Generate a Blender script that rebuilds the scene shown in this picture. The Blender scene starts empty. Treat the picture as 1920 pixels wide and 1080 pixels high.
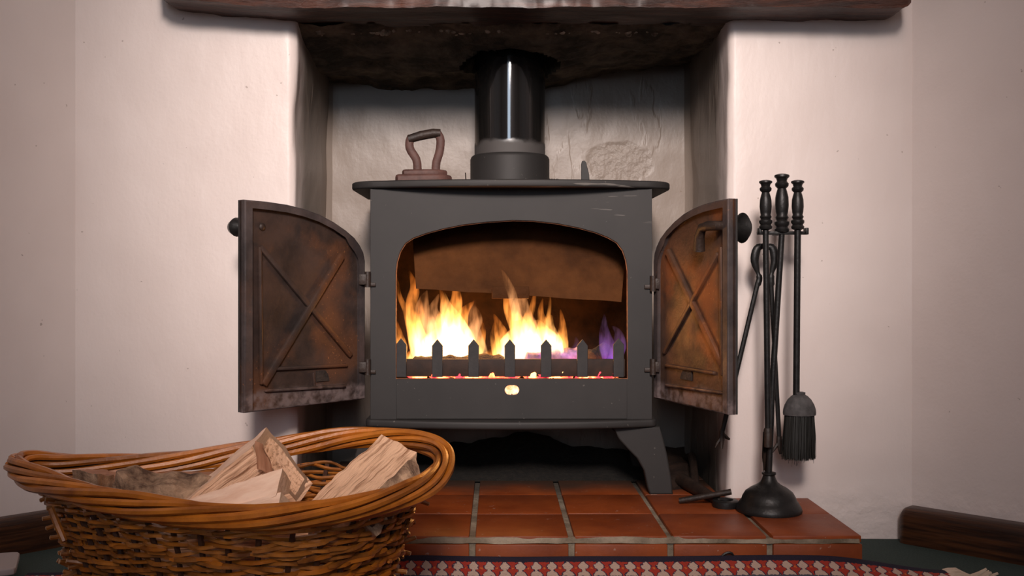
import bpy, bmesh, math, random
from mathutils import Vector, Matrix, noise
R = random.Random(7)
S = bpy.context.scene
COL = S.collection
PI = math.pi
F = 1957.0; VX = 932.0; VY = 520.0; EYE = 0.496
def P(px, py, Y):
    return Vector(((px-VX)*Y/F, Y, EYE-(py-VY)*Y/F))
# ------------------------------------------------------------------ camera, world, lights, exposure
cam = bpy.data.objects.new('camera', bpy.data.cameras.new('camera')); COL.objects.link(cam)
cam.location = (0, 0, EYE); cam.rotation_euler = (PI/2, 0, 0)
cam.data.sensor_width = 36; cam.data.lens = 36*F/1920
cam.data.shift_x = (960-VX)/1920; cam.data.shift_y = -(540-VY)/1920
cam.data.clip_start = .02
S.camera = cam
W = bpy.data.worlds.new('world'); S.world = W; W.use_nodes = True
W.node_tree.nodes['Background'].inputs[0].default_value = (.45, .65, 1, 1)
W.node_tree.nodes['Background'].inputs[1].default_value = 1.2
def light(name, kind, loc, energy, color, size=.1, size_y=None, target=None):
    d = bpy.data.lights.new(name, kind); d.energy = energy; d.color = color
    if kind == 'AREA':
        d.size = size
        if size_y: d.shape = 'RECTANGLE'; d.size_y = size_y
    else: d.shadow_soft_size = size
    o = bpy.data.objects.new(name, d); COL.objects.link(o); o.location = loc
    if target is not None:
        o.rotation_euler = (Vector(target)-Vector(loc)).to_track_quat('-Z', 'Y').to_euler()
    return o
# daylight through the window at the far end of the room, then added fill lights with no known fixture
light('window_daylight', 'AREA', (-.28, -2.95, 1.42), 16, (.74, .86, 1.0), .80, 1.10, (-.28, 0, 1.42))
light('added_ceiling_fill', 'AREA', (-.05, -.6, 2.16), 13, (1.0, .74, .64), .7, .7, (-.03, .9, 0))  # unseen area light added as warm fill
light('added_rear_fill', 'AREA', (.2, -2.0, 2.2), 9, (.95, .85, .85), .5, .5, (.2, -2.6, 0))  # unseen light added to brighten the rear room reflected in the pipe
sp = light('added_vignette_spot', 'SPOT', (.0, -1.1, 1.85), 550, (1.0, .87, .81), .30, None, (.0, 1.98, .72))  # unseen spot added so the walls fall off towards the edges
sp.data.spot_size = math.radians(33.5); sp.data.spot_blend = 1.0
# the fire
light('fire_glow_left', 'POINT', (-.085, 2.10, .40), 1.5, (1, .40, .09), .035)
light('fire_glow_right', 'POINT', (.06, 2.10, .40), 1.3, (1, .40, .09), .035)
light('ember_glow', 'POINT', (.03, 2.14, .275), .25, (1, .25, .08), .02)
S.view_settings.view_transform = 'Standard'; S.view_settings.look = 'None'
S.view_settings.gamma = 1; S.view_settings.use_curve_mapping = False
S.view_settings.exposure = 0.0
cy = S.cycles
cy.use_denoising = True; cy.max_bounces = 7; cy.diffuse_bounces = 4; cy.glossy_bounces = 4
cy.transparent_max_bounces = 16; cy.volume_bounces = 0; cy.sample_clamp_indirect = 2.5
cy.caustics_reflective = False; cy.caustics_refractive = False

# ------------------------------------------------------------------ materials
def mat(name, col, rough=.6, metal=0, col2=None, scale=20, detail=5, lo=.35, hi=.65, stretch=(1,1,1), src='Object',
        bump=0, bscale=60, bstretch=None, bdist=.002, rand=0, spec=.5, rough2=None, coat=0):
    m = bpy.data.materials.new(name); m.use_nodes = True
    nt = m.node_tree; N = nt.nodes; L = nt.links; b = N['Principled BSDF']
    b.inputs['Roughness'].default_value = rough; b.inputs['Metallic'].default_value = metal
    b.inputs['Specular IOR Level'].default_value = spec
    b.inputs['Coat Weight'].default_value = coat; b.inputs['Coat Roughness'].default_value = .2
    if src == 'Object': tc = N.new('ShaderNodeTexCoord').outputs['Object']
    elif src == 'World': tc = N.new('ShaderNodeNewGeometry').outputs['Position']
    elif src == 'UV': tc = N.new('ShaderNodeTexCoord').outputs['UV']
    else:
        a = N.new('ShaderNodeAttribute'); a.attribute_name = src; tc = a.outputs['Vector']
    if rand:
        oi = N.new('ShaderNodeObjectInfo'); mu = N.new('ShaderNodeVectorMath'); mu.operation = 'SCALE'
        cx = N.new('ShaderNodeCombineXYZ'); L.new(oi.outputs['Random'], cx.inputs[0]); L.new(oi.outputs['Random'], cx.inputs[1])
        L.new(cx.outputs[0], mu.inputs[0]); mu.inputs['Scale'].default_value = 13.7
        ad = N.new('ShaderNodeVectorMath'); ad.operation = 'ADD'; L.new(tc, ad.inputs[0]); L.new(mu.outputs[0], ad.inputs[1]); tc = ad.outputs[0]
    def tex(sc, st, det):
        mp = N.new('ShaderNodeMapping'); mp.inputs['Scale'].default_value = st; L.new(tc, mp.inputs[0])
        t = N.new('ShaderNodeTexNoise'); t.inputs['Scale'].default_value = sc; t.inputs['Detail'].default_value = det
        t.inputs['Roughness'].default_value = .62; L.new(mp.outputs[0], t.inputs['Vector']); return t.outputs[0]
    c4 = tuple(col)+(1,)
    if col2 is not None:
        rp = N.new('ShaderNodeValToRGB'); L.new(tex(scale, stretch, detail), rp.inputs[0])
        e = rp.color_ramp.elements; e[0].position = lo; e[1].position = hi; e[0].color = c4; e[1].color = tuple(col2)+(1,)
        out = rp.outputs[0]
        if rough2 is not None:
            mr = N.new('ShaderNodeMapRange'); L.new(tex(scale*.7, stretch, detail), mr.inputs[0])
            mr.inputs[1].default_value = lo; mr.inputs[2].default_value = hi; mr.inputs[3].default_value = rough; mr.inputs[4].default_value = rough2
            L.new(mr.outputs[0], b.inputs['Roughness'])
    else:
        rg = N.new('ShaderNodeRGB'); rg.outputs[0].default_value = c4; out = rg.outputs[0]
    if rand:
        hs = N.new('ShaderNodeHueSaturation'); L.new(out, hs.inputs['Color'])
        mr = N.new('ShaderNodeMapRange'); L.new(oi.outputs['Random'], mr.inputs[0]); mr.inputs[3].default_value = 1-rand; mr.inputs[4].default_value = 1+rand
        L.new(mr.outputs[0], hs.inputs['Value']); out = hs.outputs[0]
    L.new(out, b.inputs['Base Color']); m['_o'] = 1
    if bump:
        bp = N.new('ShaderNodeBump'); bp.inputs['Strength'].default_value = bump; bp.inputs['Distance'].default_value = bdist
        L.new(tex(bscale, bstretch or stretch, 6), bp.inputs['Height']); L.new(bp.outputs[0], b.inputs['Normal'])
    return m
def nodes(m):
    N = m.node_tree.nodes; return N, m.node_tree.links, N['Principled BSDF']
def chain_color(m, fac, col, mode='MIX'):
    """mix another colour over the base colour by a factor socket"""
    N, L, b = nodes(m); src = b.inputs['Base Color'].links[0].from_socket
    mx = N.new('ShaderNodeMix'); mx.data_type = 'RGBA'; mx.blend_type = mode
    L.new(fac, mx.inputs[0]); L.new(src, mx.inputs[6]); mx.inputs[7].default_value = tuple(col)+(1,)
    L.new(mx.outputs[2], b.inputs['Base Color'])
def math_(N, L, op, a, b=None, c=None, clamp=False):
    n = N.new('ShaderNodeMath'); n.operation = op; n.use_clamp = clamp
    for i, v in enumerate((a, b, c)):
        if v is None: continue
        if isinstance(v, (int, float)): n.inputs[i].default_value = v
        else: L.new(v, n.inputs[i])
    return n.outputs[0]
def maprange(N, L, v, a, b, c=0., d=1., smooth=True):
    n = N.new('ShaderNodeMapRange'); n.interpolation_type = 'SMOOTHSTEP' if smooth else 'LINEAR'
    L.new(v, n.inputs[0])
    for i, x in enumerate((a, b, c, d)): n.inputs[i+1].default_value = x
    return n.outputs[0]
def wnoise(m, scale, detail=4, stretch=(1,1,1)):
    N, L, b = nodes(m); g = N.new('ShaderNodeNewGeometry'); mp = N.new('ShaderNodeMapping'); mp.inputs['Scale'].default_value = stretch
    L.new(g.outputs['Position'], mp.inputs[0]); t = N.new('ShaderNodeTexNoise'); t.inputs['Scale'].default_value = scale
    t.inputs['Detail'].default_value = detail; L.new(mp.outputs[0], t.inputs['Vector']); return t.outputs[0]
def wpos(m):
    N, L, b = nodes(m); g = N.new('ShaderNodeNewGeometry'); s = N.new('ShaderNodeSeparateXYZ'); L.new(g.outputs['Position'], s.inputs[0]); return s.outputs

def plaster(name, col, col2):
    m = mat(name, col, .42, col2=col2, scale=2.2, detail=3, src='World', spec=.45)
    N, L, b = nodes(m)
    x, y, z = wpos(m)
    n1 = wnoise(m, 26, 6, (1, 1, .55)); n2 = wnoise(m, 160, 4); n3 = wnoise(m, 6, 3, (1.3, 1.3, .7))
    h = math_(N, L, 'MULTIPLY', n1, .55)
    h = math_(N, L, 'ADD', h, math_(N, L, 'MULTIPLY', n2, .07))
    h = math_(N, L, 'ADD', h, math_(N, L, 'MULTIPLY', n3, .55))
    # ragged plaster in the recess: deep trowel marks and a broken patch by the damper lever
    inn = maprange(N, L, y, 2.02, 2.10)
    st = maprange(N, L, wnoise(m, 7, 5, (1.6, 1.6, .4)), .56, .59)
    h = math_(N, L, 'ADD', h, math_(N, L, 'MULTIPLY', math_(N, L, 'MULTIPLY', st, inn), .22))
    dx = math_(N, L, 'DIVIDE', math_(N, L, 'SUBTRACT', x, .276), .075); dz = math_(N, L, 'DIVIDE', math_(N, L, 'SUBTRACT', z, .755), .05)
    rr = math_(N, L, 'ADD', math_(N, L, 'MULTIPLY', dx, dx), math_(N, L, 'MULTIPLY', dz, dz))
    rr = math_(N, L, 'ADD', rr, math_(N, L, 'MULTIPLY', wnoise(m, 30, 3), .9))
    pm = math_(N, L, 'MULTIPLY', maprange(N, L, rr, 1.65, 1.15), inn)
    pn = wnoise(m, 55, 6)
    h = math_(N, L, 'ADD', h, math_(N, L, 'MULTIPLY', pm, math_(N, L, 'SUBTRACT', math_(N, L, 'MULTIPLY', pn, 2.2), 1.6)))
    # rough plaster low down on the right by the skirting
    lowm = math_(N, L, 'MULTIPLY', maprange(N, L, z, .13, .05), maprange(N, L, x, .45, .6))
    h = math_(N, L, 'ADD', h, math_(N, L, 'MULTIPLY', math_(N, L, 'MULTIPLY', wnoise(m, 35, 5), lowm), 1.6))
    bp = N.new('ShaderNodeBump'); bp.inputs['Strength'].default_value = .55; bp.inputs['Distance'].default_value = .006
    L.new(h, bp.inputs['Height']); L.new(bp.outputs[0], b.inputs['Normal'])
    # recess darkening: old smoke staining and painted-in shade on its back and cheeks, darker towards the lintel and the hearth
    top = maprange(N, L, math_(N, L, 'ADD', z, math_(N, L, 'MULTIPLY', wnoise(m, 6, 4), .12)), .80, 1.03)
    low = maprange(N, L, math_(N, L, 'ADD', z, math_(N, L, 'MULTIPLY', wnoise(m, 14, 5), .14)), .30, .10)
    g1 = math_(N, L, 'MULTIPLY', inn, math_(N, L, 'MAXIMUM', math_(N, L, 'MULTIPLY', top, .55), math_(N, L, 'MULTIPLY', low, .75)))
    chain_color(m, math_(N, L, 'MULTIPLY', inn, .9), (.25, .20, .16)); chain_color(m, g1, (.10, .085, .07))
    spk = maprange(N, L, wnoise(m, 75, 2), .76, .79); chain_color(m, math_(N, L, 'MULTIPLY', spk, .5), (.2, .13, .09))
    return m
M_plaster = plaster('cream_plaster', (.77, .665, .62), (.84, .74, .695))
M_white = mat('ceiling_paint', (.75, .72, .68), .8)
M_carpet = mat('green_carpet', (.028, .05, .045), .95, col2=(.05, .078, .068), scale=300, bump=.8, bscale=500, src='World', bdist=.004)
M_beam = mat('dark_varnished_oak', (.022, .007, .004), .42, col2=(.10, .028, .012), scale=9, stretch=(.9, 7, 7), src='lp', bump=1, bscale=24, bstretch=(.8, 6, 6), bdist=.006, lo=.42, hi=.72, rough2=.55, coat=.10)
M_skirt = mat('dark_stained_pine', (.022, .008, .004), .35, col2=(.12, .042, .014), scale=10, stretch=(.7, 12, 12), src='lp', bump=.4, bscale=16, bstretch=(.7, 12, 12), lo=.4, hi=.75)
M_soot = mat('sooty_stone', (.035, .026, .016), .85, col2=(.24, .185, .13), scale=14, src='World', bump=1, bscale=30, bdist=.014, lo=.42, hi=.75)
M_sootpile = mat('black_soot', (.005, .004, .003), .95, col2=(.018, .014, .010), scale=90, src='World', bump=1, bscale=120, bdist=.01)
M_tile = mat('terracotta_tile', (.20, .040, .009), .42, col2=(.29, .064, .014), scale=12, bump=.25, bscale=70, spec=.3, rand=.10, rough2=.55)
def dust_tile():
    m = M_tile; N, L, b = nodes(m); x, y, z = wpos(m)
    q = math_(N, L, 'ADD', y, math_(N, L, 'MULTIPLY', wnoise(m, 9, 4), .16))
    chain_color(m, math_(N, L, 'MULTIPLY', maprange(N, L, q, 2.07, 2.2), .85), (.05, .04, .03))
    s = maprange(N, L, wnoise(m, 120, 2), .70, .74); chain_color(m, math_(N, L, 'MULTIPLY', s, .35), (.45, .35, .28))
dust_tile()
M_mortar = mat('lime_mortar', (.13, .10, .065), .9, col2=(.36, .30, .22), scale=17, src='World', bump=1, bscale=90, bdist=.004)
def sooty_mortar():
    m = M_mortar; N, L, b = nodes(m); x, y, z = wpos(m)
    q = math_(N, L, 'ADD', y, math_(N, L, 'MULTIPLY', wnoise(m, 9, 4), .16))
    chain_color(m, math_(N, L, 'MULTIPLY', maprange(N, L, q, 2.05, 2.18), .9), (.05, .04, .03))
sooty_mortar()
def stove_metal():
    m = mat('dark_grey_stove_paint', (.020, .0185, .018), .6, col2=(.028, .0255, .0245), scale=6, src='World', bump=.12, bscale=900, bdist=.0006, metal=.0, spec=.4)
    N, L, b = nodes(m); x, y, z = wpos(m)
    # fine pale scratches high on the front and light scuffs
    s = maprange(N, L, wnoise(m, 11, 2, (1, 1, 14)), .655, .675)
    s2 = maprange(N, L, wnoise(m, 3, 2), .5, .62)
    msk = math_(N, L, 'MULTIPLY', maprange(N, L, z, .59, .62), math_(N, L, 'MULTIPLY', s, s2))
    chain_color(m, math_(N, L, 'MULTIPLY', msk, .5), (.22, .20, .18))
    sp = maprange(N, L, wnoise(m, 130, 1), .75, .79); chain_color(m, math_(N, L, 'MULTIPLY', sp, .4), (.2, .18, .16))
    return m
M_stove = stove_metal()
def pipe_mat():
    m = mat('black_enamel', (.006, .006, .006), .06, spec=1.0)
    N, L, b = nodes(m); x, y, z = wpos(m)
    q = math_(N, L, 'ADD', z, math_(N, L, 'MULTIPLY', wnoise(m, 12, 4), .05))
    f = maprange(N, L, q, .806, .794)
    chain_color(m, math_(N, L, 'MULTIPLY', f, .95), (.055, .048, .045))
    L.new(maprange(N, L, q, .808, .794, .06, .75), b.inputs['Roughness']); return m
M_pipe = pipe_mat()
def rust(name, dark, mid, orange, ash=True):
    m = mat(name, dark, .5, col2=mid, scale=13, src='World', bump=.5, bscale=120, bdist=.002, lo=.38, hi=.62, metal=.25, rough2=.75)
    N, L, b = nodes(m); x, y, z = wpos(m)
    f = maprange(N, L, wnoise(m, 7.5, 5), .49, .64); chain_color(m, math_(N, L, 'MULTIPLY', f, .75), orange)
    k = maprange(N, L, wnoise(m, 230, 2), .66, .72); chain_color(m, math_(N, L, 'MULTIPLY', math_(N, L, 'MULTIPLY', k, f), .6), (.38, .16, .06))
    if ash:
        g = math_(N, L, 'MULTIPLY', maprange(N, L, math_(N, L, 'ADD', z, math_(N, L, 'MULTIPLY', wnoise(m, 25, 4), .03)), .318, .300), maprange(N, L, wnoise(m, 60, 5), .30, .62))
        chain_color(m, math_(N, L, 'MULTIPLY', g, .8), (.22, .17, .165))
    return m
M_door = rust('rusted_cast_iron', (.024, .016, .014), (.06, .036, .028), (.125, .05, .022))
M_door2 = rust('rusted_cast_iron_hotter', (.035, .02, .015), (.10, .05, .03), (.21, .066, .018))
M_rim = rust('dull_iron_rim', (.035, .028, .028), (.085, .066, .064), (.085, .055, .048))
M_inside = mat('scorched_firebox_steel', (.005, .003, .0025), .9, col2=(.018, .009, .005), scale=18, src='World', bump=.6, bscale=80, bdist=.003, spec=.08)
M_baffle = mat('scorched_baffle_steel', (.045, .016, .005), .75, col2=(.105, .038, .011), scale=9, src='World', bump=.7, bscale=60, bdist=.004, spec=.1)
M_iron = mat('black_wrought_iron', (.007, .0066, .0066), .42, col2=(.015, .014, .0135), scale=50, bump=.3, bscale=140, spec=.4)
M_darkiron = mat('old_dark_iron', (.013, .008, .006), .55, col2=(.034, .019, .013), scale=35, bump=.8, bscale=90)
M_rustiron = mat('rusty_red_iron', (.07, .032, .026), .65, col2=(.12, .056, .045), scale=40, bump=.6, bscale=200, bdist=.001)
M_bristle = mat('black_bristle', (.012, .012, .010), .6, rand=.0)
M_holder = mat('dusty_black_holder', (.045, .042, .042), .7, col2=(.09, .085, .085), scale=80, bump=.3)
M_fence = mat('fire_bar_iron', (.013, .012, .013), .65, col2=(.024, .02, .019), scale=30, bump=.3)
M_rail = mat('scorched_rail', (.018, .008, .005), .75, col2=(.04, .017, .009), scale=30, bump=.3)
M_wick = mat('varnished_willow', (.22, .060, .007), .32, col2=(.47, .150, .016), scale=14, src='Object', bump=.5, bscale=140, bdist=.0012, rand=.3, lo=.32, hi=.62, coat=.15)
M_wick2 = mat('brown_willow', (.10, .030, .006), .36, col2=(.42, .145, .022), scale=22, src='Object', bump=.5, bscale=140, bdist=.0012, rand=.35, lo=.32, hi=.66, coat=.08)
M_core = mat('dark_willow_core', (.05, .018, .008), .6)
M_cut = mat('cut_willow_end', (.5, .30, .17), .7)
M_wood = mat('split_ash_wood', (.34, .15, .07), .65, col2=(.96, .60, .38), scale=22, stretch=(.6, 8, 8), src='lp', bump=1, bscale=20, bstretch=(1, 9, 9), bdist=.004, lo=.34, hi=.50)
M_wood2 = mat('clean_split_wood', (.80, .48, .32), .6, col2=(.95, .66, .48), scale=20, stretch=(.7, 7, 7), src='lp', bump=.6, bscale=16, bstretch=(.8, 9, 9), bdist=.002, lo=.35, hi=.6)
M_redwood = mat('red_inner_wood', (.26, .10, .045), .7, col2=(.46, .22, .12), scale=20, stretch=(1, 6, 6), src='lp', bump=.8, bscale=16, bstretch=(1, 6, 6))
M_end = mat('sawn_end_grain', (.50, .31, .19), .8, col2=(.80, .56, .39), scale=60, bump=.8, bscale=120)
M_bark = mat('grey_brown_bark', (.10, .05, .028), .9, col2=(.62, .40, .25), scale=34, bump=1, bscale=60, bdist=.008, lo=.35, hi=.72)
M_cream = mat('rug_fringe_wool', (.55, .42, .31), .9, col2=(.65, .52, .40), scale=60)
M_grey = mat('pale_grey_plastic', (.36, .31, .30), .45)
M_char = mat('charred_wood', (.012, .009, .008), .9, col2=(.04, .028, .022), scale=40, bump=1, bscale=60, bdist=.006)

def glow(m, cols, scale, lo, hi, strength, stretch=(1,1,1)):
    N, L, b = nodes(m); rp = N.new('ShaderNodeValToRGB'); L.new(wnoise(m, scale, 4, stretch), rp.inputs[0])
    e = rp.color_ramp.elements; e[0].position = lo; e[1].position = hi; e[0].color = (0, 0, 0, 1); e[1].color = tuple(cols[-1])+(1,)
    for i, c in enumerate(cols[:-1]):
        x = e.new(lo+(hi-lo)*(i+1)/len(cols)); x.color = tuple(c)+(1,)
    L.new(rp.outputs[0], b.inputs['Emission Color']); b.inputs['Emission Strength'].default_value = strength
M_ember = mat('glowing_embers', (.05, .03, .03), .9); glow(M_ember, [(.5, .02, .03), (1, .10, .03), (1, .42, .12)], 30, .34, .60, 6)
M_emberhot = mat('hot_embers', (.1, .05, .04), .9); glow(M_emberhot, [(1, .16, .05), (1, .30, .12), (1, .65, .42)], 110, -.1, .66, 2.2)
M_hotlog = mat('burning_log', (.10, .07, .09), .9, col2=(.3, .2, .28), scale=40, bump=1, bscale=70); glow(M_hotlog, [(.03, .008, .10), (.30, .10, .34), (1, .40, .35)], 30, .40, .72, 1.3)

def flame_mat(name, base, mid, tip, s0, s1):
    m = bpy.data.materials.new(name); m.use_nodes = True; nt = m.node_tree; N = nt.nodes; L = nt.links
    for n in list(N):
        if n.type != 'OUTPUT_MATERIAL': N.remove(n)
    out = [n for n in N][0]; em = N.new('ShaderNodeEmission')
    tc = N.new('ShaderNodeTexCoord'); sp = N.new('ShaderNodeSeparateXYZ'); L.new(tc.outputs['Generated'], sp.inputs[0])
    rp = N.new('ShaderNodeValToRGB'); L.new(sp.outputs[2], rp.inputs[0]); e = rp.color_ramp.elements
    e[0].color = tuple(base)+(1,); e[1].color = tuple(tip)+(1,); x = e.new(.42); x.color = tuple(mid)+(1,)
    mr = N.new('ShaderNodeMapRange'); L.new(sp.outputs[2], mr.inputs[0]); mr.inputs[3].default_value = s0; mr.inputs[4].default_value = s1
    mp = N.new('ShaderNodeMapping'); mp.inputs['Scale'].default_value = (1, 1, .3); L.new(tc.outputs['Object'], mp.inputs[0])
    ns = N.new('ShaderNodeTexNoise'); ns.inputs['Scale'].default_value = 75; ns.inputs['Detail'].default_value = 2; L.new(mp.outputs[0], ns.inputs['Vector'])
    k = N.new('ShaderNodeMapRange'); L.new(ns.outputs[0], k.inputs[0]); k.inputs[1].default_value = .38; k.inputs[2].default_value = .62; k.inputs[3].default_value = .12; k.inputs[4].default_value = 1.5
    mu = N.new('ShaderNodeMath'); mu.operation = 'MULTIPLY'; L.new(mr.outputs[0], mu.inputs[0]); L.new(k.outputs[0], mu.inputs[1])
    L.new(rp.outputs[0], em.inputs[0]); L.new(mu.outputs[0], em.inputs[1]); L.new(em.outputs[0], out.inputs['Volume'])
    return m
M_flame = flame_mat('flame', (1, .56, .19), (1, .36, .07), (1, .22, .025), 200, 34)
M_flamehot = flame_mat('hot_flame', (1, .78, .44), (1, .58, .21), (1, .34, .06), 230, 40)
M_flamesoft = flame_mat('pale_flame', (1, .50, .18), (1, .46, .18), (1, .34, .10), 72, 26)
M_violet = flame_mat('violet_flame', (.42, .12, .9), (.50, .18, .75), (.6, .3, .5), 26, 8)

# ------------------------------------------------------------------ mesh helpers
WL = {}
def wloc(o): return WL.get(o.name, Vector((0, 0, 0)))
def tag(o, label=None, cat=None, group=None, kind=None):
    for k, v in (('label', label), ('category', cat), ('group', group), ('kind', kind)):
        if v: o[k] = v
    return o
def empty(name, loc, label, cat, group=None):
    o = bpy.data.objects.new(name, None); COL.objects.link(o); o.location = loc; o.empty_display_size = .05
    WL[o.name] = Vector(loc); return tag(o, label, cat, group)
def obj(name, vf, m, parent=None, smooth=True, lp=None, mi=None, base=False):
    if isinstance(vf, bmesh.types.BMesh):
        vs = [v.co.copy() for v in vf.verts]
        for i, v in enumerate(vf.verts): v.index = i
        fs = [[v.index for v in f.verts] for f in vf.faces]; mi = [f.material_index for f in vf.faces]
        lay = vf.verts.layers.float_vector.get('lp')
        if lay: lp = [v[lay].copy() for v in vf.verts]
        vf.free()
    else: vs, fs = [Vector(v) for v in vf[0]], vf[1]
    mn = Vector([min(v[i] for v in vs) for i in range(3)]); mx = Vector([max(v[i] for v in vs) for i in range(3)])
    c = (mn+mx)/2
    if base: c.z = mn.z
    me = bpy.data.meshes.new(name); me.from_pydata([v-c for v in vs], [], fs)
    ms = m if isinstance(m, (list, tuple)) else [m]
    for x in ms: me.materials.append(x)
    if mi: me.polygons.foreach_set('material_index', mi)
    if lp:
        a = me.attributes.new('lp', 'FLOAT_VECTOR', 'POINT'); a.data.foreach_set('vector', [q for p in lp for q in p])
    me.update()
    if smooth:
        me.polygons.foreach_set('use_smooth', [True]*len(me.polygons))
        try: me.set_sharp_from_angle(angle=math.radians(42))
        except Exception: pass
    o = bpy.data.objects.new(name, me); COL.objects.link(o); o.location = c; WL[o.name] = c
    if parent is not None:
        o.parent = parent; o.matrix_parent_inverse = Matrix.Translation(-wloc(parent))
    return o
def merge(*vfs):
    V = []; Fc = []
    for v, f in vfs:
        n = len(V); V += list(v); Fc += [[i+n for i in q] for q in f]
    return V, Fc
def box(c, s, rot=None, bev=0, seg=2):
    bm = bmesh.new(); bmesh.ops.create_cube(bm, size=1)
    for v in bm.verts: v.co = Vector((v.co.x*s[0], v.co.y*s[1], v.co.z*s[2]))
    if bev: bmesh.ops.bevel(bm, geom=bm.edges[:], offset=bev, segments=seg, profile=.5, affect='EDGES')
    Mx = Matrix.Translation(Vector(c))
    if rot is not None: Mx = Mx @ rot.to_4x4()
    bm.transform(Mx); bm.verts.ensure_lookup_table()
    for i, v in enumerate(bm.verts): v.index = i
    r = ([v.co.copy() for v in bm.verts], [[v.index for v in f.verts] for f in bm.faces]); bm.free(); return r
def bar(a, b, w, h, bev=.001, up=Vector((0, 0, 1))):
    a = Vector(a); b = Vector(b); d = (b-a); x = d.normalized(); y = up.cross(x).normalized(); z = x.cross(y)
    rot = Matrix((x, y, z)).transposed(); return box((a+b)/2, (d.length, w, h), rot, bev)
def tube(pts, rad, n=8, closed=False, squash=1, caps=True, up=Vector((0, 0, 1)), taper=None):
    pts = [Vector(p) for p in pts]; k = len(pts); V = []; Fc = []
    if not isinstance(rad, (list, tuple)): rad = [rad]*k
    prev = None
    for i, p in enumerate(pts):
        if closed: d = pts[(i+1) % k]-pts[i-1]
        else: d = pts[min(i+1, k-1)]-pts[max(i-1, 0)]
        d.normalize()
        s = up.cross(d) if prev is None else prev-d*prev.dot(d)
        if s.length < 1e-4: s = Vector((1, 0, 0)).cross(d)
        s.normalize(); prev = s if not closed else None; u = d.cross(s)
        for j in range(n):
            a = 2*PI*j/n; V.append(p+s*math.cos(a)*rad[i]+u*math.sin(a)*rad[i]*squash)
    for i in range(k if closed else k-1):
        for j in range(n):
            a = i*n+j; b = i*n+(j+1) % n; c = ((i+1) % k)*n+(j+1) % n; d = ((i+1) % k)*n+j; Fc.append([a, b, c, d])
    if caps and not closed: Fc += [list(range(n))[::-1], list(range((k-1)*n, k*n))]
    return V, Fc
def lathe(prof, base, axis=Vector((0, 0, 1)), n=24, sx=1., sy=1.):
    """prof: list of (radius, height)"""
    axis = Vector(axis).normalized(); q = Vector((0, 0, 1)).rotation_difference(axis); base = Vector(base); V = []; Fc = []
    for r, h in prof:
        for j in range(n):
            a = 2*PI*j/n; V.append(base+q@Vector((r*math.cos(a)*sx, r*math.sin(a)*sy, h)))
    for i in range(len(prof)-1):
        for j in range(n): Fc.append([i*n+j, i*n+(j+1) % n, (i+1)*n+(j+1) % n, (i+1)*n+j])
    Fc += [list(range(n))[::-1], list(range((len(prof)-1)*n, len(prof)*n))]
    return V, Fc
def plate(loops, thick, org, U, Vv, bev=0, res=1):
    """flat plate from 2D loops (holes allowed) in the plane org + u*U + v*Vv, centred on it"""
    cu = bpy.data.curves.new('t', 'CURVE'); cu.dimensions = '2D'; cu.fill_mode = 'BOTH'; cu.extrude = max(thick/2-bev, 0); cu.bevel_depth = bev; cu.bevel_resolution = res
    cu.offset = -bev
    for lp in loops:
        sp = cu.splines.new('POLY'); sp.points.add(len(lp)-1); sp.use_cyclic_u = True
        for q, (x, y) in zip(sp.points, lp): q.co = (x, y, 0, 1)
    o = bpy.data.objects.new('t', cu); me = o.to_mesh()
    U = Vector(U).normalized(); Vv = Vector(Vv).normalized(); n = U.cross(Vv); org = Vector(org)
    V = [org+U*v.co.x+Vv*v.co.y+n*v.co.z for v in me.vertices]; Fc = [list(p.vertices) for p in me.polygons]
    o.to_mesh_clear(); bpy.data.objects.remove(o); bpy.data.curves.remove(cu); return V, Fc
def weld(vf, d=1e-5):
    bm = bmesh.new(); vs = [bm.verts.new(v) for v in vf[0]]
    for f in vf[1]:
        try: bm.faces.new([vs[i] for i in f])
        except ValueError: pass
    bmesh.ops.remove_doubles(bm, verts=bm.verts[:], dist=d); bmesh.ops.recalc_face_normals(bm, faces=bm.faces[:]); return bm
def smooth_path(pts, n, closed=False):
    """Catmull-Rom resample, uniform in parameter"""
    pts = [Vector(p) for p in pts]; k = len(pts); out = []; segs = k if closed else k-1
    for i in range(n):
        t = i/n*segs if closed else i/(n-1)*segs
        a = min(int(t), segs-1); u = t-a
        def g(j): return pts[j % k] if closed else pts[max(0, min(k-1, j))]
        p0, p1, p2, p3 = g(a-1), g(a), g(a+1), g(a+2)
        out.append(.5*((2*p1)+(p2-p0)*u+(2*p0-5*p1+4*p2-p3)*u*u+(3*p1-p0-3*p2+p3)*u**3))
    return out
def even(pts, n):
    """resample a closed path evenly by length"""
    k = len(pts); L = [0]
    for i in range(k): L.append(L[-1]+(pts[(i+1) % k]-pts[i]).length)
    out = []; j = 0
    for i in range(n):
        s = L[-1]*i/n
        while L[j+1] < s: j += 1
        out.append(pts[j].lerp(pts[(j+1) % k], (s-L[j])/max(1e-9, L[j+1]-L[j])))
    return out
def nz(p, s, seed=0): return noise.noise(Vector(p)*s+Vector((seed*7.3, seed*3.1, seed*1.7)))
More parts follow.
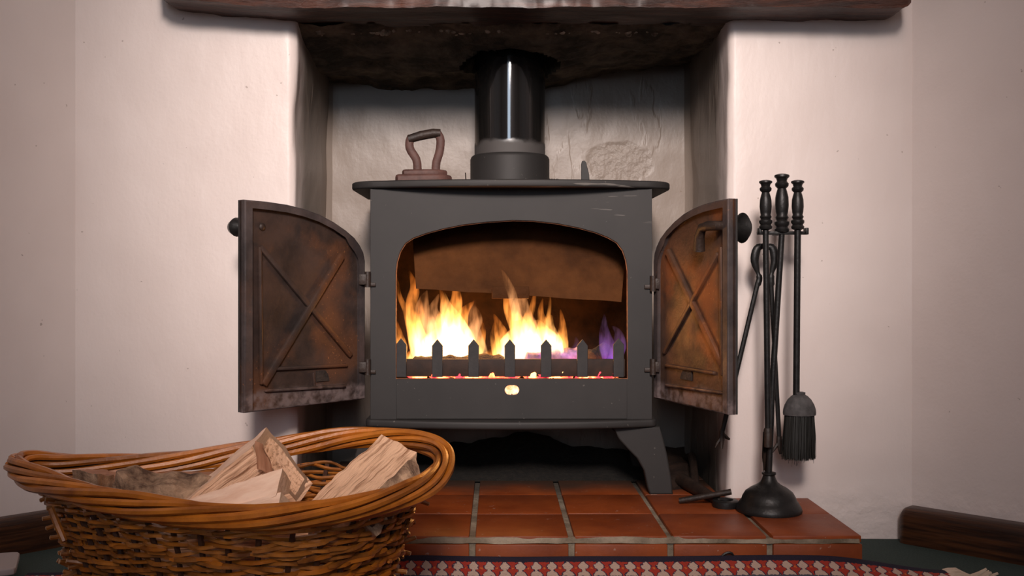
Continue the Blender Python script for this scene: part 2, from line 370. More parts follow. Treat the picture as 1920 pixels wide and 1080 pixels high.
def hexlog(q0, q1, nl=16, m=5, amp=.004, fs=22, seed=0, amps=None, rag=.004, scale=1.):
    """a piece of timber between two four-cornered ends; side i gets material i, the ends material 4"""
    q0 = [Vector(p) for p in q0]; q1 = [Vector(p) for p in q1]; ln = ((q1[0]-q0[0]).length+(q1[2]-q0[2]).length)/2
    bm = bmesh.new(); lay = bm.verts.layers.float_vector.new('lp'); cache = {}
    def V(p, a):
        key = (round(p.x, 6), round(p.y, 6), round(p.z, 6))
        if key not in cache:
            v = bm.verts.new(p); v[lay] = a; cache[key] = v
        return cache[key]
    wd = (q0[1]-q0[0]).length; hd = (q0[2]-q0[1]).length
    cr = [(0, 0), (wd, 0), (wd, hd), (0, hd)]
    for i in range(4):
        a0, b0, a1, b1 = q0[i], q0[(i+1) % 4], q1[i], q1[(i+1) % 4]; ca, cb = cr[i], cr[(i+1) % 4]
        G = []
        for x in range(nl+1):
            t = x/nl; row = []
            for y in range(m+1):
                s = y/m; p = a0.lerp(b0, s).lerp(a1.lerp(b1, s), t)
                row.append(V(p, ((t*ln+seed)*scale, (ca[0]+(cb[0]-ca[0])*s+seed*.37)*scale, (ca[1]+(cb[1]-ca[1])*s)*scale)))
            G.append(row)
        for x in range(nl):
            for y in range(m):
                try: f = bm.faces.new([G[x][y], G[x][y+1], G[x+1][y+1], G[x+1][y]]); f.material_index = i
                except ValueError: pass
    for q, t in ((q0, 0), (q1, ln)):
        G = [[V(q[0].lerp(q[1], y/m).lerp(q[3].lerp(q[2], y/m), z/m), (t, y/m*wd, z/m*hd)) for y in range(m+1)] for z in range(m+1)]
        for z in range(m):
            for y in range(m):
                try: f = bm.faces.new([G[z][y], G[z][y+1], G[z+1][y+1], G[z+1][y]]); f.material_index = 4
                except ValueError: pass
    bmesh.ops.recalc_face_normals(bm, faces=bm.faces[:]); bm.normal_update()
    off = {}
    for v in bm.verts:
        k = max([(amps[f.material_index] if amps else amp) for f in v.link_faces])
        d = noise.fractal(v.co*fs+Vector((seed, 0, 0)), 1, 2, 3)*k
        off[v] = v.normal*d + Vector((nz(v.co, 60, seed), nz(v.co, 60, seed+3), nz(v.co, 60, seed+5)))*rag*.4
    for v, d in off.items(): v.co += d
    return bm

# ================================================================== THE SETTING
LC = Vector((-.800, 1.98, 0)); RC = Vector((.787, 1.98, 0)); NL, NR, NB = -.383, .438, 2.375
def st(o, label=None): o['kind'] = 'structure'; 
def wall_strip():
    r = .016
    pts = [(LC.x, 1.98), (NL-r, 1.98)]
    for i in range(1, 6): a = PI/2*(1-i/6); pts.append((NL-r+r*math.cos(a), 1.98+r-r*math.sin(a)))
    pts += [(NL, 1.98+r), (NL-.004, NB-.012), (NL+.008, NB), (NR-.012, NB+.0), (NR-.001, NB-.014), (NR, 1.98+r)]
    for i in range(1, 6): a = PI/2*i/6; pts.append((NR+r-r*math.cos(a), 1.98+r-r*math.sin(a)))
    pts += [(NR+r, 1.98), (RC.x, 1.98)]
    P2 = [Vector((x, y, 0)) for x, y in pts]; out = [P2[0]]
    for a, b in zip(P2, P2[1:]):
        n = max(1, int((b-a).length/.012))
        for i in range(1, n+1): out.append(a.lerp(b, i/n))
    nz_ = 90; H = 1.06; V = []; Fc = []
    k = len(out)
    for j in range(nz_+1):
        z = H*j/nz_
        for i, p in enumerate(out):
            d = (out[min(i+1, k-1)]-out[max(i-1, 0)]).normalized(); nrm = Vector((d.y, -d.x, 0))
            w = 1 if 0 < i < k-1 else 0
            q = Vector((p.x, p.y, z)); inn = 1 if p.y > 1.985 else 0
            dd = (nz(q, 3.2, 1)*.0045+nz(q, 11, 2)*.0016+inn*(nz(q, 6, 4)*.0035+nz(q, 24, 5)*.0013))*w
            near = math.exp(-((abs(p.x-NL) if p.x < 0 else abs(p.x-NR))/.035)**2)
            dd += near*w*(nz((0, 0, z), 9, 3 if p.x < 0 else 8)*.004)
            V.append(q+nrm*dd)
    for j in range(nz_):
        for i in range(k-1): Fc.append([j*k+i, j*k+i+1, (j+1)*k+i+1, (j+1)*k+i])
    return V, Fc
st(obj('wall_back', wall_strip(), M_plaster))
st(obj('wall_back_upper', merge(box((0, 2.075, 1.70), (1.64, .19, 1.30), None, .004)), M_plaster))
def slab(a, b, z0, z1, t, step=.06):
    a = Vector(a); b = Vector(b); d = (b-a).normalized(); n = Vector((d.y, -d.x, 0))*t; k = max(2, int((b-a).length/step)); V = []; Fc = []
    kz = max(2, int((z1-z0)/step))
    for j in range(kz+1):
        for i in range(k+1):
            q = a.lerp(b, i/k)+Vector((0, 0, z0+(z1-z0)*j/kz)); V.append(q+n/t*0+n*0+Vector((0, 0, 0))+(-n/t)*(nz(q, 2.5, 6)*.004 if 0 < i < k else 0))
    for j in range(kz):
        for i in range(k): Fc.append([j*(k+1)+i, j*(k+1)+i+1, (j+1)*(k+1)+i+1, (j+1)*(k+1)+i])
    c = (a+b)/2+n/2*1.05+Vector((0, 0, (z0+z1)/2)); rot = Matrix.Rotation(math.atan2(d.y, d.x), 3, 'Z')
    return merge((V, Fc), box(c+n*.03, ((b-a).length, t*.9, z1-z0), rot))
E = .7071
st(obj('wall_right', slab(RC, RC+Vector((E, -E, 0))*3.0, 0, 2.3, -.08), M_plaster))
st(obj('wall_left', slab(LC+Vector((-E, -E, 0))*3.0, LC, 0, 2.3, -.08), M_plaster))
BW = -3.0
st(obj('wall_side_left', box((-2.98, -1.5, 1.15), (.08, 3.1, 2.3)), M_plaster))
st(obj('wall_side_right', box((2.96, -1.5, 1.15), (.08, 3.1, 2.3)), M_plaster))
wx0, wx1, wz0, wz1 = -.70, .14, .85, 1.99
st(obj('wall_front', merge(box((-1.85, BW-.06, 1.15), (2.3, .1, 2.3)), box((1.57, BW-.06, 1.15), (2.86, .1, 2.3)),
    box((-.28, BW-.06, wz0/2), (.84, .1, wz0)), box((-.28, BW-.06, (wz1+2.3)/2), (.84, .1, 2.3-wz1))), M_plaster))
wf = obj('window_1', merge(box((wx0+.02, BW-.03, 1.42), (.04, .05, 1.14)), box((wx1-.02, BW-.03, 1.42), (.04, .05, 1.14)),
    box((-.28, BW-.03, wz0+.02), (.84, .05, .04)), box((-.28, BW-.03, wz1-.02), (.84, .05, .04)), box((-.28, BW-.03, 1.42), (.03, .04, 1.1))), M_white); st(wf)
st(obj('floor', box((0, -.4, -.02), (6.1, 5.9, .04)), M_carpet))
st(obj('ceiling', box((0, -.4, 2.33), (6.1, 5.9, .05)), M_white))
# skirting boards
def skirt(name, a, b, t, h, inward, round_start):
    a = Vector(a); b = Vector(b); n = Vector(inward)*t
    up = Vector((0, 0, h)); c = .012
    q0 = [a, a+n, a+n+up-Vector((0, 0, c)), a+up]; q1 = [b, b+n, b+n+up-Vector((0, 0, c)), b+up]
    bm = hexlog(q0, q1, 40, 4, .0006, 8, 3, rag=.0006)
    st(obj(name, bm, [M_skirt]*5))
def skirt_board(name, a, d, ln, t, h, inward, seed):
    """profile board with eased top edge and rounded near end"""
    a = Vector(a); d = Vector(d); inw = Vector(inward); V = []; Fc = []; LPs = []
    prof = [(0, 0), (t, 0), (t, h-.016), (t-.0015, h-.009), (t-.005, h-.004), (t-.010, h-.001), (t-.016, h), (0, h)]
    xs = [0, .002, .006, .012, .02]+[.02+(ln-.02)*i/40 for i in range(1, 41)]
    for x in xs:
        k = 1-max(0, (.012-x)/.012)**2*.30
        for j, (u, z) in enumerate(prof):
            V.append(a+d*x+inw*(u*(1-(1-k)*.6))+Vector((0, 0, z-(1-k)*.035*(z/h)))); LPs.append((x+seed, u*2+.3, z))
    n = len(prof)
    for i in range(len(xs)-1):
        for j in range(n): Fc.append([i*n+j, i*n+(j+1) % n, (i+1)*n+(j+1) % n, (i+1)*n+j])
    Fc += [list(range(n))[::-1], list(range((len(xs)-1)*n, len(xs)*n))]
    st(obj(name, (V, Fc), M_skirt, lp=LPs))
skirt_board('baseboard_right', RC+Vector((-.012, -.004, 0)), (E, -E, 0), 2.6, .036, .0665, (-E, -E, 0), 1.)
skirt_board('baseboard_left', LC+Vector((.012, -.004, 0)), (-E, -E, 0), 2.6, .03, .0665, (E, -E, 0), 2.3)

# oak mantel beam
def beam():
    x0, x1, y0, y1, z0, z1 = -.622, .752, 1.885, 2.045, .9837, 1.16
    q0 = [Vector((x0, y0, z0)), Vector((x0, y1, z0)), Vector((x0, y1, z1)), Vector((x0, y0, z1))]
    q1 = [Vector((x1, y0, z0)), Vector((x1, y1, z0)), Vector((x1, y1, z1)), Vector((x1, y0, z1))]
    bm = hexlog(q0, q1, 150, 12, .0, 8, 5)
    for v in bm.verts:
        p = v.co.copy(); fr = max(0, (p.x-x0)/(x1-x0)); ex = 0
        a = max(0, (-.40-p.x)/.22)
        if p.z < 1.0: ex += .020*a**1.3*(1 if p.y < 1.99 else .9)
        e = max(0, (p.x-(x1-.02))/.02); e2 = max(0, ((x0+.03)-p.x)/.03)
        v.co.z += ex+nz(p, 14, 2)*.003+nz((p.x*.4, p.y*3, p.z*3), 16, 4)*.003+(.012*(e*e+e2*e2) if p.z < 1.0 else 0)
        v.co.y += nz((p.x*.5, p.y, p.z), 12, 6)*.004+nz((p.x*.3, p.y, p.z*4), 20, 8)*.002+(.012*(e*e+e2*e2) if p.y < 1.9 else 0)
        v.co.x += nz((0, p.y, p.z), 25, 9)*.006*(1 if fr < .02 or fr > .98 else 0)
    return bm
o = obj('mantel_beam', beam(), [M_beam]*5)
tag(o, 'dark varnished oak mantel beam set across the top of the fireplace', 'beam')
# soot-black underside of the chimney opening
def soffit():
    nx, ny = 110, 50; V = []; Fc = []; idx = {}
    PC = Vector((.027, 2.205))
    back = [(-.40, .945), (-.37, .938), (-.2, .925), (-.02, .9175), (.1, .925), (.2, .945), (.3, .955), (.38, .975), (.45, .985)]
    def bz(x):
        for (a, za), (b, zb) in zip(back, back[1:]):
            if a <= x <= b: return za+(zb-za)*(x-a)/(b-a)
        return back[-1][1]
    for j in range(ny+1):
        for i in range(nx+1):
            x = -.392+.838*i/nx; y = 2.0+.385*j/ny; t = j/ny; q = Vector((x, y, 0))
            z = .985*(1-t)+bz(x)*t-math.sin(min(1, t*1.2)*PI)*.012
            z += nz(q, 9, 1)*.010+nz(q, 25, 2)*.007+nz(q, 60, 3)*.004
            if x < -.26: z -= .02*(1-(x+.392)/.13)*math.sin(t*PI)*.6
            r = (q.xy-PC).length
            if r < .1: z += .03
            idx[(i, j)] = len(V); V.append(Vector((x, y, z)))
    for j in range(ny):
        for i in range(nx):
            c = (V[idx[i, j]]+V[idx[i+1, j+1]])/2
            if (c.xy-PC).length > .094: Fc.append([idx[i, j], idx[i, j+1], idx[i+1, j+1], idx[i+1, j]])
    # the dark hole the flue rises through
    n = 32
    b = len(V)
    for z in (.965, 1.05, 1.25):
        for k in range(n): a = 2*PI*k/n; V.append(Vector((PC.x+.099*math.cos(a), PC.y+.099*math.sin(a), z)))
    for q in range(2):
        for k in range(n): Fc.append([b+q*n+k, b+q*n+(k+1) % n, b+(q+1)*n+(k+1) % n, b+(q+1)*n+k])
    Fc.append([b+2*n+k for k in range(n)])
    return V, Fc
o = obj('stone_lintel', soffit(), M_soot); tag(o, 'soot-blackened rough stone lintel underside behind the mantel beam', 'lintel')

lint = o
parts = []
for i in range(120):
    t = R.random(); x = -.375+.70*t**1.5; y = 2.042+R.uniform(-.006, .008+(.03 if t < .05 else .004)); r_ = R.uniform(.004, .011)*(1.3 if t < .1 else .8)
    bm = bmesh.new(); bmesh.ops.create_icosphere(bm, subdivisions=2, radius=r_)
    for v in bm.verts: v.co = Vector((x, y, .979))+v.co*(1+.5*nz(v.co*70, 1, i))
    for k, v in enumerate(bm.verts): v.index = k
    parts.append(([v.co.copy() for v in bm.verts], [[v.index for v in f.verts] for f in bm.faces])); bm.free()
M_crust = mat('smoked_mortar', (.12, .095, .07), .9, col2=(.60, .50, .40), scale=45, src='World', bump=1, bscale=80, bdist=.006)
tag(obj('mortar_crust', merge(*parts), M_crust, lint), kind='stuff')
# ------------------------------------------------------------------ tiled hearth
HX0, HX1, HY0, HT, PT = -.52, .588, 1.683, .079, .16
hearth = empty('hearth', (.03, 1.85, 0), 'raised hearth of terracotta quarry tiles under the stove', 'hearth')
obj('mortar_bed', merge(box(((HX0+HX1)/2, (HY0+1.972)/2, .0365), (HX1-HX0-.006, 1.972-HY0-.006, .073)), box(((NL+NR)/2, 2.17, .0365), (NR-NL-.03, .40, .073))), M_mortar, hearth)
def joint():
    V = []; Fc = []; k = 140
    for i in range(k+1):
        x = HX0+.002+(HX1-HX0-.006)*i/k; q = Vector((x, 0, 0)); pr = .0015+nz(q, 22, 1)*.0022; lo = .0665-nz(q, 30, 2)*.0015; hi = .0765+nz(q, 17, 3)*.0022+nz(q, 70, 6)*.0008
        smear = max(0, nz(q, 9, 5))*.006
        if x > .30: hi -= .003
        V += [Vector((x, HY0+.006, lo)), Vector((x, HY0-pr, lo+.001)), Vector((x, HY0-pr+.0005, (lo+hi)/2)), Vector((x, HY0-pr+.002, hi)), Vector((x, HY0+.004+smear*.6, hi+.0012)), Vector((x, HY0+.02, hi-.004))]
    for i in range(k):
        for j in range(5): Fc.append([i*6+j, i*6+j+1, (i+1)*6+j+1, (i+1)*6+j])
    return V, Fc
obj('mortar_joint', joint(), M_mortar, hearth)
cols = [-.52+.0]+[-.36+PT*i for i in range(6)]+[HX1]
cols = [-.52, -.36, -.20, -.04, .12, .2795, .4395, HX1+.005]
rows = [HY0, 1.842, 2.0035, 2.152, 2.31, 2.372]
G = .005; tn = [0]
def tile(x0, x1, y0, y1, z0, z1):
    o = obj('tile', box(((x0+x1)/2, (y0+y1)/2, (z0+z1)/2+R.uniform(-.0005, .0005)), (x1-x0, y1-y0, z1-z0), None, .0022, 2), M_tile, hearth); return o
for i in range(7):
    a = cols[i]+G; b = cols[i+1]-G
    if i == 6: b = HX1
    if i == 0: a = HX0
    for j in range(5):
        y0 = rows[j]+.0008; y1 = rows[j+1]-.0008
        xa, xb = a, b
        if j >= 2: xa = max(a, NL+.012); xb = min(b, NR-.012)
        if j == 1 and (b > NR or a < NL): y1 = 1.972
        if xb-xa < .02: continue
        tile(xa, xb, y0, y1, .0675, HT)
    fz = .0665
    tile(a, b, HY0-.004, HY0+.010, .001, fz)

# heap of soot and ash below the stove
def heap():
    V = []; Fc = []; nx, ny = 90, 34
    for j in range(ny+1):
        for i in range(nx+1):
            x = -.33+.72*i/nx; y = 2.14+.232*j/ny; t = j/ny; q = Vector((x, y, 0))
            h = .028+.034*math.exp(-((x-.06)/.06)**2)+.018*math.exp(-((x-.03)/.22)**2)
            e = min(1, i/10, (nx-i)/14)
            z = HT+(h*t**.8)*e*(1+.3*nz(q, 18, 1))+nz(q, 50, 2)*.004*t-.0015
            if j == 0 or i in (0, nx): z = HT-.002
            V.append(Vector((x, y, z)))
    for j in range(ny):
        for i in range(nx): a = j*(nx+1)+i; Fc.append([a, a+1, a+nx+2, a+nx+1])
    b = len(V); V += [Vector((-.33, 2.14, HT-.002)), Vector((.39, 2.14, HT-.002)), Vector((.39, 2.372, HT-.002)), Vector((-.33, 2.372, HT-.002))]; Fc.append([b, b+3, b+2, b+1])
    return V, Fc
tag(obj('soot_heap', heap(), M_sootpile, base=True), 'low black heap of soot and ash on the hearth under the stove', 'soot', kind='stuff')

# ================================================================== THE STOVE
CX = .027; SF = 2.0
stove = empty('wood_burning_stove', (CX, 2.12, HT), 'dark grey cast iron wood burning stove with both arched doors open', 'stove')
zb, zt = .224, .668
def arch_loop(hw, z0, z1, zs, n=14, cx=0, pw=2.5):
    """flat-topped arch: straight sides to zs then superellipse"""
    L_ = [(cx-hw, z0), (cx+hw, z0), (cx+hw, zs)]
    for i in range(1, 2*n): a = PI*i/(2*n); c = math.cos(a); s = math.sin(a); L_.append((cx+hw*math.copysign(abs(c)**(2/pw), c), zs+(z1-zs)*abs(s)**(2/pw)))
    L_.append((cx-hw, zs)); return L_
open_pts = [(742, 711), (1177, 711), (1177, 508), (1174, 488), (1168, 470), (1157, 455), (1140, 445), (1118, 436), (1085, 427), (1045, 419), (1000, 414), (960, 413), (915, 416), (870, 421), (830, 429), (800, 437), (775, 446), (760, 456), (750, 472), (744, 492), (742, 510)]
hole = [((P(x, y, SF)).x, (P(x, y, SF)).z) for x, y in open_pts]
front = plate([[(CX-.27, zb), (CX+.27, zb), (CX+.27, zt), (CX-.27, zt)], hole, [(.012, .269), (.045, .269), (.045, .292), (.012, .292)]], .008, (0, SF+.004, 0), (1, 0, 0), (0, 0, 1), .0008)
def panel(c, s): return box(c, s, None, .002)
body = merge(front, panel((CX-.267, 2.13, (zb+zt)/2), (.006, .255, zt-zb)), panel((CX+.267, 2.13, (zb+zt)/2), (.006, .255, zt-zb)), panel((CX, 2.26, (zb+zt)/2), (.54, .006, zt-zb)))
obj('body', body, M_stove, stove)
def shrink(loop, d):
    cx = sum(p[0] for p in loop)/len(loop); out = []
    k = len(loop)
    for i in range(k):
        a = Vector(loop[i-1]); b = Vector(loop[(i+1) % k]); t = (b-a).normalized(); n_ = Vector((t.y, -t.x))
        p = Vector(loop[i])
        if (Vector((cx, .45))-p).dot(n_) < 0: n_ = -n_
        out.append(tuple(p+n_*d))
    return out
M_edge = mat('rust_edge', (.10, .035, .012), .7, col2=(.34, .13, .05), scale=60, src='World', bump=.5, bscale=150)
obj('opening_edge', plate([[tuple(p) for p in shrink(hole, -.001)], shrink(hole, .0014)], .004, (0, SF+.0055, 0), (1, 0, 0), (0, 0, 1)), M_edge, stove)
ins = merge(box((CX-.262, 2.13, .44), (.003, .245, .42)), box((CX+.262, 2.13, .44), (.003, .245, .42)), box((CX, 2.254, .44), (.52, .004, .42)), box((CX, 2.13, .664), (.52, .245, .004)), box((CX, 2.14, .262), (.5, .22, .006)))
obj('firebox_lining', ins, M_inside, stove)
def bowed(hw, yb, ye, yc, r, n=26):
    """outline: back edge at yb, front bowed from ye at the ends to yc in the middle, rounded front corners"""
    L_ = [(-hw, yb)]; q = []
    for i in range(n+1):
        x = -hw+r+(2*hw-2*r)*i/n; q.append((x, ye-(ye-yc)*(1-(x/(hw-r))**2)))
    for i in range(0, 7): a = PI/2*i/7; L_.append((-hw+r-r*math.cos(a), ye+r-r*math.sin(a)))
    L_ += q
    for i in range(1, 8): a = PI/2*i/7; L_.append((hw-r+r*math.sin(a), ye+r-r*math.cos(a)))
    L_.append((hw, yb)); return L_
obj('top_plate', plate([bowed(.312, 2.29, 1.990, 1.956, .065)], .0145, (CX, 0, .6735), (1, 0, 0), (0, 1, 0), .004, 3), M_stove, stove)
obj('base_plate', plate([bowed(.280, 2.28, 1.998, 1.962, .014)], .016, (CX, 0, .2165), (1, 0, 0), (0, 1, 0), .005, 3), M_stove, stove)
# ash pit cover with its air hole
def stadium(cx, cz, hw, hh, n=8):
    L_ = []
    for i in range(n+1): a = -PI/2+PI*i/n; L_.append((cx+hw-hh+hh*math.cos(a), cz+hh*math.sin(a)))
    for i in range(n+1): a = PI/2+PI*i/n; L_.append((cx-hw+hh+hh*math.cos(a), cz+hh*math.sin(a)))
    return L_
pz0, pz1 = .2255, .3015
obj('ash_cover', plate([[(-.1925, pz0), (.2485, pz0), (.2485, pz1), (-.1925, pz1)], stadium(.0285, .2805, .0138, .0092)], .007, (0, SF-.003, 0), (1, 0, 0), (0, 0, 1), .0008), M_stove, stove)
# legs
def leg(side, yf, sy):
    pts = [(.196, .209), (.286, .209), (.293, .185), (.300, .155), (.308, .11), (.311, HT), (.2665, HT), (.262, .092), (.255, .125), (.242, .148), (.222, .168), (.206, .186)]
    L_ = [(side*x, z) for x, z in pts]
    if side < 0: L_ = L_[::-1]
    return plate([L_], .022, (CX, yf, 0), (1, 0, 0), (0, 0, 1), .003, 2)
for yf in (2.015, 2.25):
    for sd in (-1, 1): obj('leg', leg(sd, yf, 1), M_stove, stove)
# flue collar, bolts and damper lever
PCX, PCY = CX, 2.205
obj('flue_collar', lathe([(.0855, .681), (.0855, .683), (.0835, .688), (.0835, .744), (.0815, .749), (.0775, .752), (.070, .752)], (PCX, PCY, 0), n=48), M_stove, stove)
lev = obj('damper_bar', bar((.10, 2.10, .686), (.182, 2.10, .6855), .010, .010), M_stove, stove)
L_ = [(0, 0), (.0175, 0), (.0155, .022), (.0095, .046), (.006, .049), (.0015, .048), (0, .042)]
obj('damper_lever', plate([L_], .006, (.1685, 2.09, .6805), (1, 0, 0), (0, 0, 1), .001), M_stove, stove)
sp_ = [Vector((.105+.0195*i/90, 2.098+.006*math.cos(i*2*PI/15), .6875+.006*math.sin(i*2*PI/15))) for i in range(91)]
obj('spring', tube(sp_, .0009, 6), M_darkiron, stove)
obj('bolt', merge(lathe([(.006, 0), (.006, .007), (.003, .008)], (-.063, 2.105, .6805), n=6), tube([(-.0625, 2.105, .685), (-.0638, 2.105, .707)], .0013, 6)), M_darkiron, stove)
# baffle inside and its bracket
def quadplate(ps, t):
    n = (ps[1]-ps[0]).cross(ps[3]-ps[0]).normalized()*t
    V = list(ps)+[p+n for p in ps]; return V, [[0, 1, 2, 3][::-1], [4, 5, 6, 7], [0, 1, 5, 4], [1, 2, 6, 5], [2, 3, 7, 6], [3, 0, 4, 7]]
def baffle():
    c = [P(780, 541, 2.05), P(1165, 566, 2.06), P(1177, 420, 2.12), P(771, 405, 2.12)]; V = []; Fc = []; n = 24
    for s in (0, .006):
        for j in range(n+1):
            for i in range(n+1):
                p = c[0].lerp(c[1], i/n).lerp(c[3].lerp(c[2], i/n), j/n); q = p.copy(); q.y += s+nz(p, 9, 3)*.004; q.z += nz(p, 30, 1)*.0015*(j == 0); V.append(q)
    m_ = (n+1)**2
    for j in range(n):
        for i in range(n): a = j*(n+1)+i; Fc += [[a, a+1, a+n+2, a+n+1], [m_+a, m_+a+n+1, m_+a+n+2, m_+a+1]]
    for i in range(n):
        Fc.append([i, m_+i, m_+i+1, i+1]); a = n*(n+1)+i; Fc.append([a, a+1, m_+a+1, m_+a])
        a = i*(n+1); Fc.append([a, a+n+1, m_+a+n+1, m_+a]); a = i*(n+1)+n; Fc.append([a, m_+a, m_+a+n+1, a+n+1])
    return V, Fc
obj('baffle_plate', baffle(), M_baffle, stove)
a = P(922, 537, 2.044); b = P(992, 560, 2.044)
obj('baffle_bracket', box(((a.x+b.x)/2, 2.046, (a.z+b.z)/2), (b.x-a.x, .01, a.z-b.z), None, .0015), M_baffle, stove)
obj('grate', merge(*[box((-.17+.033*i+.01, 2.13, .292), (.012, .2, .01), None, .001) for i in range(13)]), M_inside, stove)
# doors
M_doorL = M_door
OUT = [(0, .263), (0, .527), (.004, .543), (.013, .557), (.027, .571), (.0476, .584), (.078, .599), (.112, .6115), (.148, .620), (.185, .6255), (.23, .6285), (1, .6295), (1, .263)]
def door(hinge, free, side):
    M_door = M_door2 if side > 0 else M_doorL
    H = Vector((hinge[0], hinge[1], 0)); Fr = Vector((free[0], free[1], 0)); d = Fr-H; ln = d.length; U = d.normalized(); Z = Vector((0, 0, 1))
    NI = Vector((U.y, -U.x, 0))*(-1 if side < 0 else 1)      # outwards (away from the inner face)
    # make NI point away from the camera-facing inner face
    if NI.dot(Vector((0, 0, 0))-H) > 0: NI = -NI
    loop = [(min(u, 1)*(1 if u < 1 else ln), z) for u, z in OUT]
    cu, cz = ln/2, .44
    inner = []
    for u, z in loop:
        uu = min(max(u, .013), ln-.013); zz = min(max(z, .263+.013), z-.011 if z > .5 else z)
        if z > .5 and u < .03: uu = max(u+.012, .013)
        inner.append((uu, zz))
    nI = U.cross(Z); sgn = 1 if nI.dot(NI) > 0 else -1
    off = lambda k: H+NI*k
    D = obj('door', plate([loop], .007, off(.0125), U, Z, .001), M_door, stove)
    obj('rim', plate([loop, inner], .018, off(.009), U, Z, .003, 2), M_rim, D)
    obj('outer_skin', plate([[(u*.999, z) for u, z in loop]], .004, off(.0185), U, Z, .001), M_stove, D)
    def uv(px, py, k=.009):
        """where the line of sight through a pixel meets the door's inner face"""
        kx = (px-VX)/F; u = (kx*H.y-H.x)/(U.x-kx*U.y); Y = H.y+U.y*u; return u, EYE-(py-VY)*Y/F
    def rib(p, q, w=.011, h=.009, m_=M_door, name='rib', k=.007):
        a = off(k)+U*p[0]+Z*p[1]; b = off(k)+U*q[0]+Z*q[1]
        return obj(name, bar(a, b, h, w, .003, up=(b-a).normalized().cross(NI)), m_, D)
    return D, H, U, Z, NI, ln, uv, rib, off
D, H, U, Z, NI, ln, uv, rib, off = door((-.252, 2.0), (-.4325, 1.79), -1)
rib(uv(492, 462), uv(662, 668)); rib(uv(645, 478), uv(497, 722), .014, .011)
rib(uv(491, 462), uv(494, 722), .007); rib(uv(520, 692), uv(655, 685), .007); rib(uv(500, 733), uv(652, 724), .006)
rib(uv(592, 698), uv(594, 728), .005, .006)
u, z = uv(497, 425); obj('bolt_head', lathe([(.0065, 0), (.0065, .004), (.004, .006)], off(.011)+U*u+Z*z, -NI, 12), M_darkiron, D)
u, z = uv(470, 424); obj('knob', lathe([(.006, 0), (.006, .012), (.012, .018), (.017, .028), (.012, .040), (.003, .045)], off(.02)+U*(ln-.018)+Z*(z), NI, 20), M_iron, D)
u1, z1 = uv(600, 708); obj('recess_shade', plate([[(u1-.028, z1-.008), (u1+.002, z1-.008), (u1+.002, z1+.012), (u1-.018, z1+.012), (u1-.025, z1+.004)]], .003, off(.008), U, Z), M_char, D)  # flat dark plate standing in for the shade of a recess
for zz in (.492, .325):
    obj('hinge', merge(lathe([(.006, 0), (.006, .03)], (-.247, 1.992, zz-.015), n=12), box((-.243, 2.001, zz-.010), (.022, .012, .007), None, .001), box((-.256, 1.99, zz), (.014, .012, .02), None, .001)), M_darkiron, D)
D, H, U, Z, NI, ln, uv, rib, off = door((.3005, 2.01), (.390, 1.765), 1)
rib(uv(1246, 470), uv(1350, 690), .013, .010); rib(uv(1341, 475), uv(1240, 662), .009, .010)
rib(uv(1346, 462), uv(1349, 705), .009, .010); rib(uv(1243, 685), uv(1334, 700), .007); rib(uv(1243, 722), uv(1355, 738), .006)
u1, z1 = uv(1290, 708); obj('recess_shade', plate([[(u1-.04, z1-.006), (u1-.0, z1-.006), (u1-.0, z1+.012), (u1-.028, z1+.012), (u1-.036, z1+.004)]], .003, off(.008), U, Z), M_char, D)  # dark plate again, shade of the recess given as colour
u, z = uv(1348, 418)
kz = .496+97*1.78/F; ku = ln-.022
obj('latch', tube([off(.012)+U*ku+Z*kz, off(-.012)+U*ku+Z*kz, off(-.017)+U*(ku-.012)+Z*kz, off(-.017)+U*(ku-.032)+Z*(kz-.002), off(-.015)+U*(ku-.044)+Z*(kz-.016), off(-.012)+U*(ku-.050)+Z*(kz-.042)], [.0085, .0085, .0085, .008, .009, .0105], 12), M_darkiron, D)
obj('knob', lathe([(.0065, 0), (.0065, .009), (.008, .010), (.018, .015), (.0265, .023), (.018, .031), (.005, .036)], off(.02)+U*ku+Z*(kz-.003), NI, 28), M_iron, D)
for zz in (.484, .325):
    obj('hinge', merge(lathe([(.006, 0), (.006, .03)], (.298, 1.994, zz-.015), n=12), box((.292, 2.001, zz-.006), (.02, .012, .008), None, .001), box((.304, 1.996, zz), (.012, .012, .02), None, .001)), M_darkiron, D)

# flue pipe
tag(obj('flue_pipe', lathe([(.0745, .7525), (.0745, .80), (.0745, .85), (.0745, 1.0), (.0745, 1.24)], (PCX, PCY, 0), n=64), M_pipe, base=True), 'glossy black enamel flue pipe rising from the stove into the chimney', 'flue pipe')

# fire guard with pointed pickets
guard = empty('fire_guard', (.028, 2.014, .303), 'low iron fire guard of seven pointed pickets across the stove opening', 'fire guard')
a = P(748, 673, 2.024); b = P(1172, 706, 2.024)
obj('rail', box(((a.x+b.x)/2, 2.026, (a.z+b.z)/2), (b.x-a.x, .007, a.z-b.z), None, .0015), M_rail, guard)
for i in range(7):
    cx = P(752+68*i, 0, 2.014).x; t = P(0, 632+(2 if i in (0, 6) else 4), 2.014).z; w = .0102
    obj('picket', plate([[(-w, .3035), (w, .3035), (w*1.02, t-.0125), (0, t), (-w*1.02, t-.0125)]], .006, (cx, 2.016, 0), (1, 0, 0), (0, 0, 1), .0008), M_fence, guard)

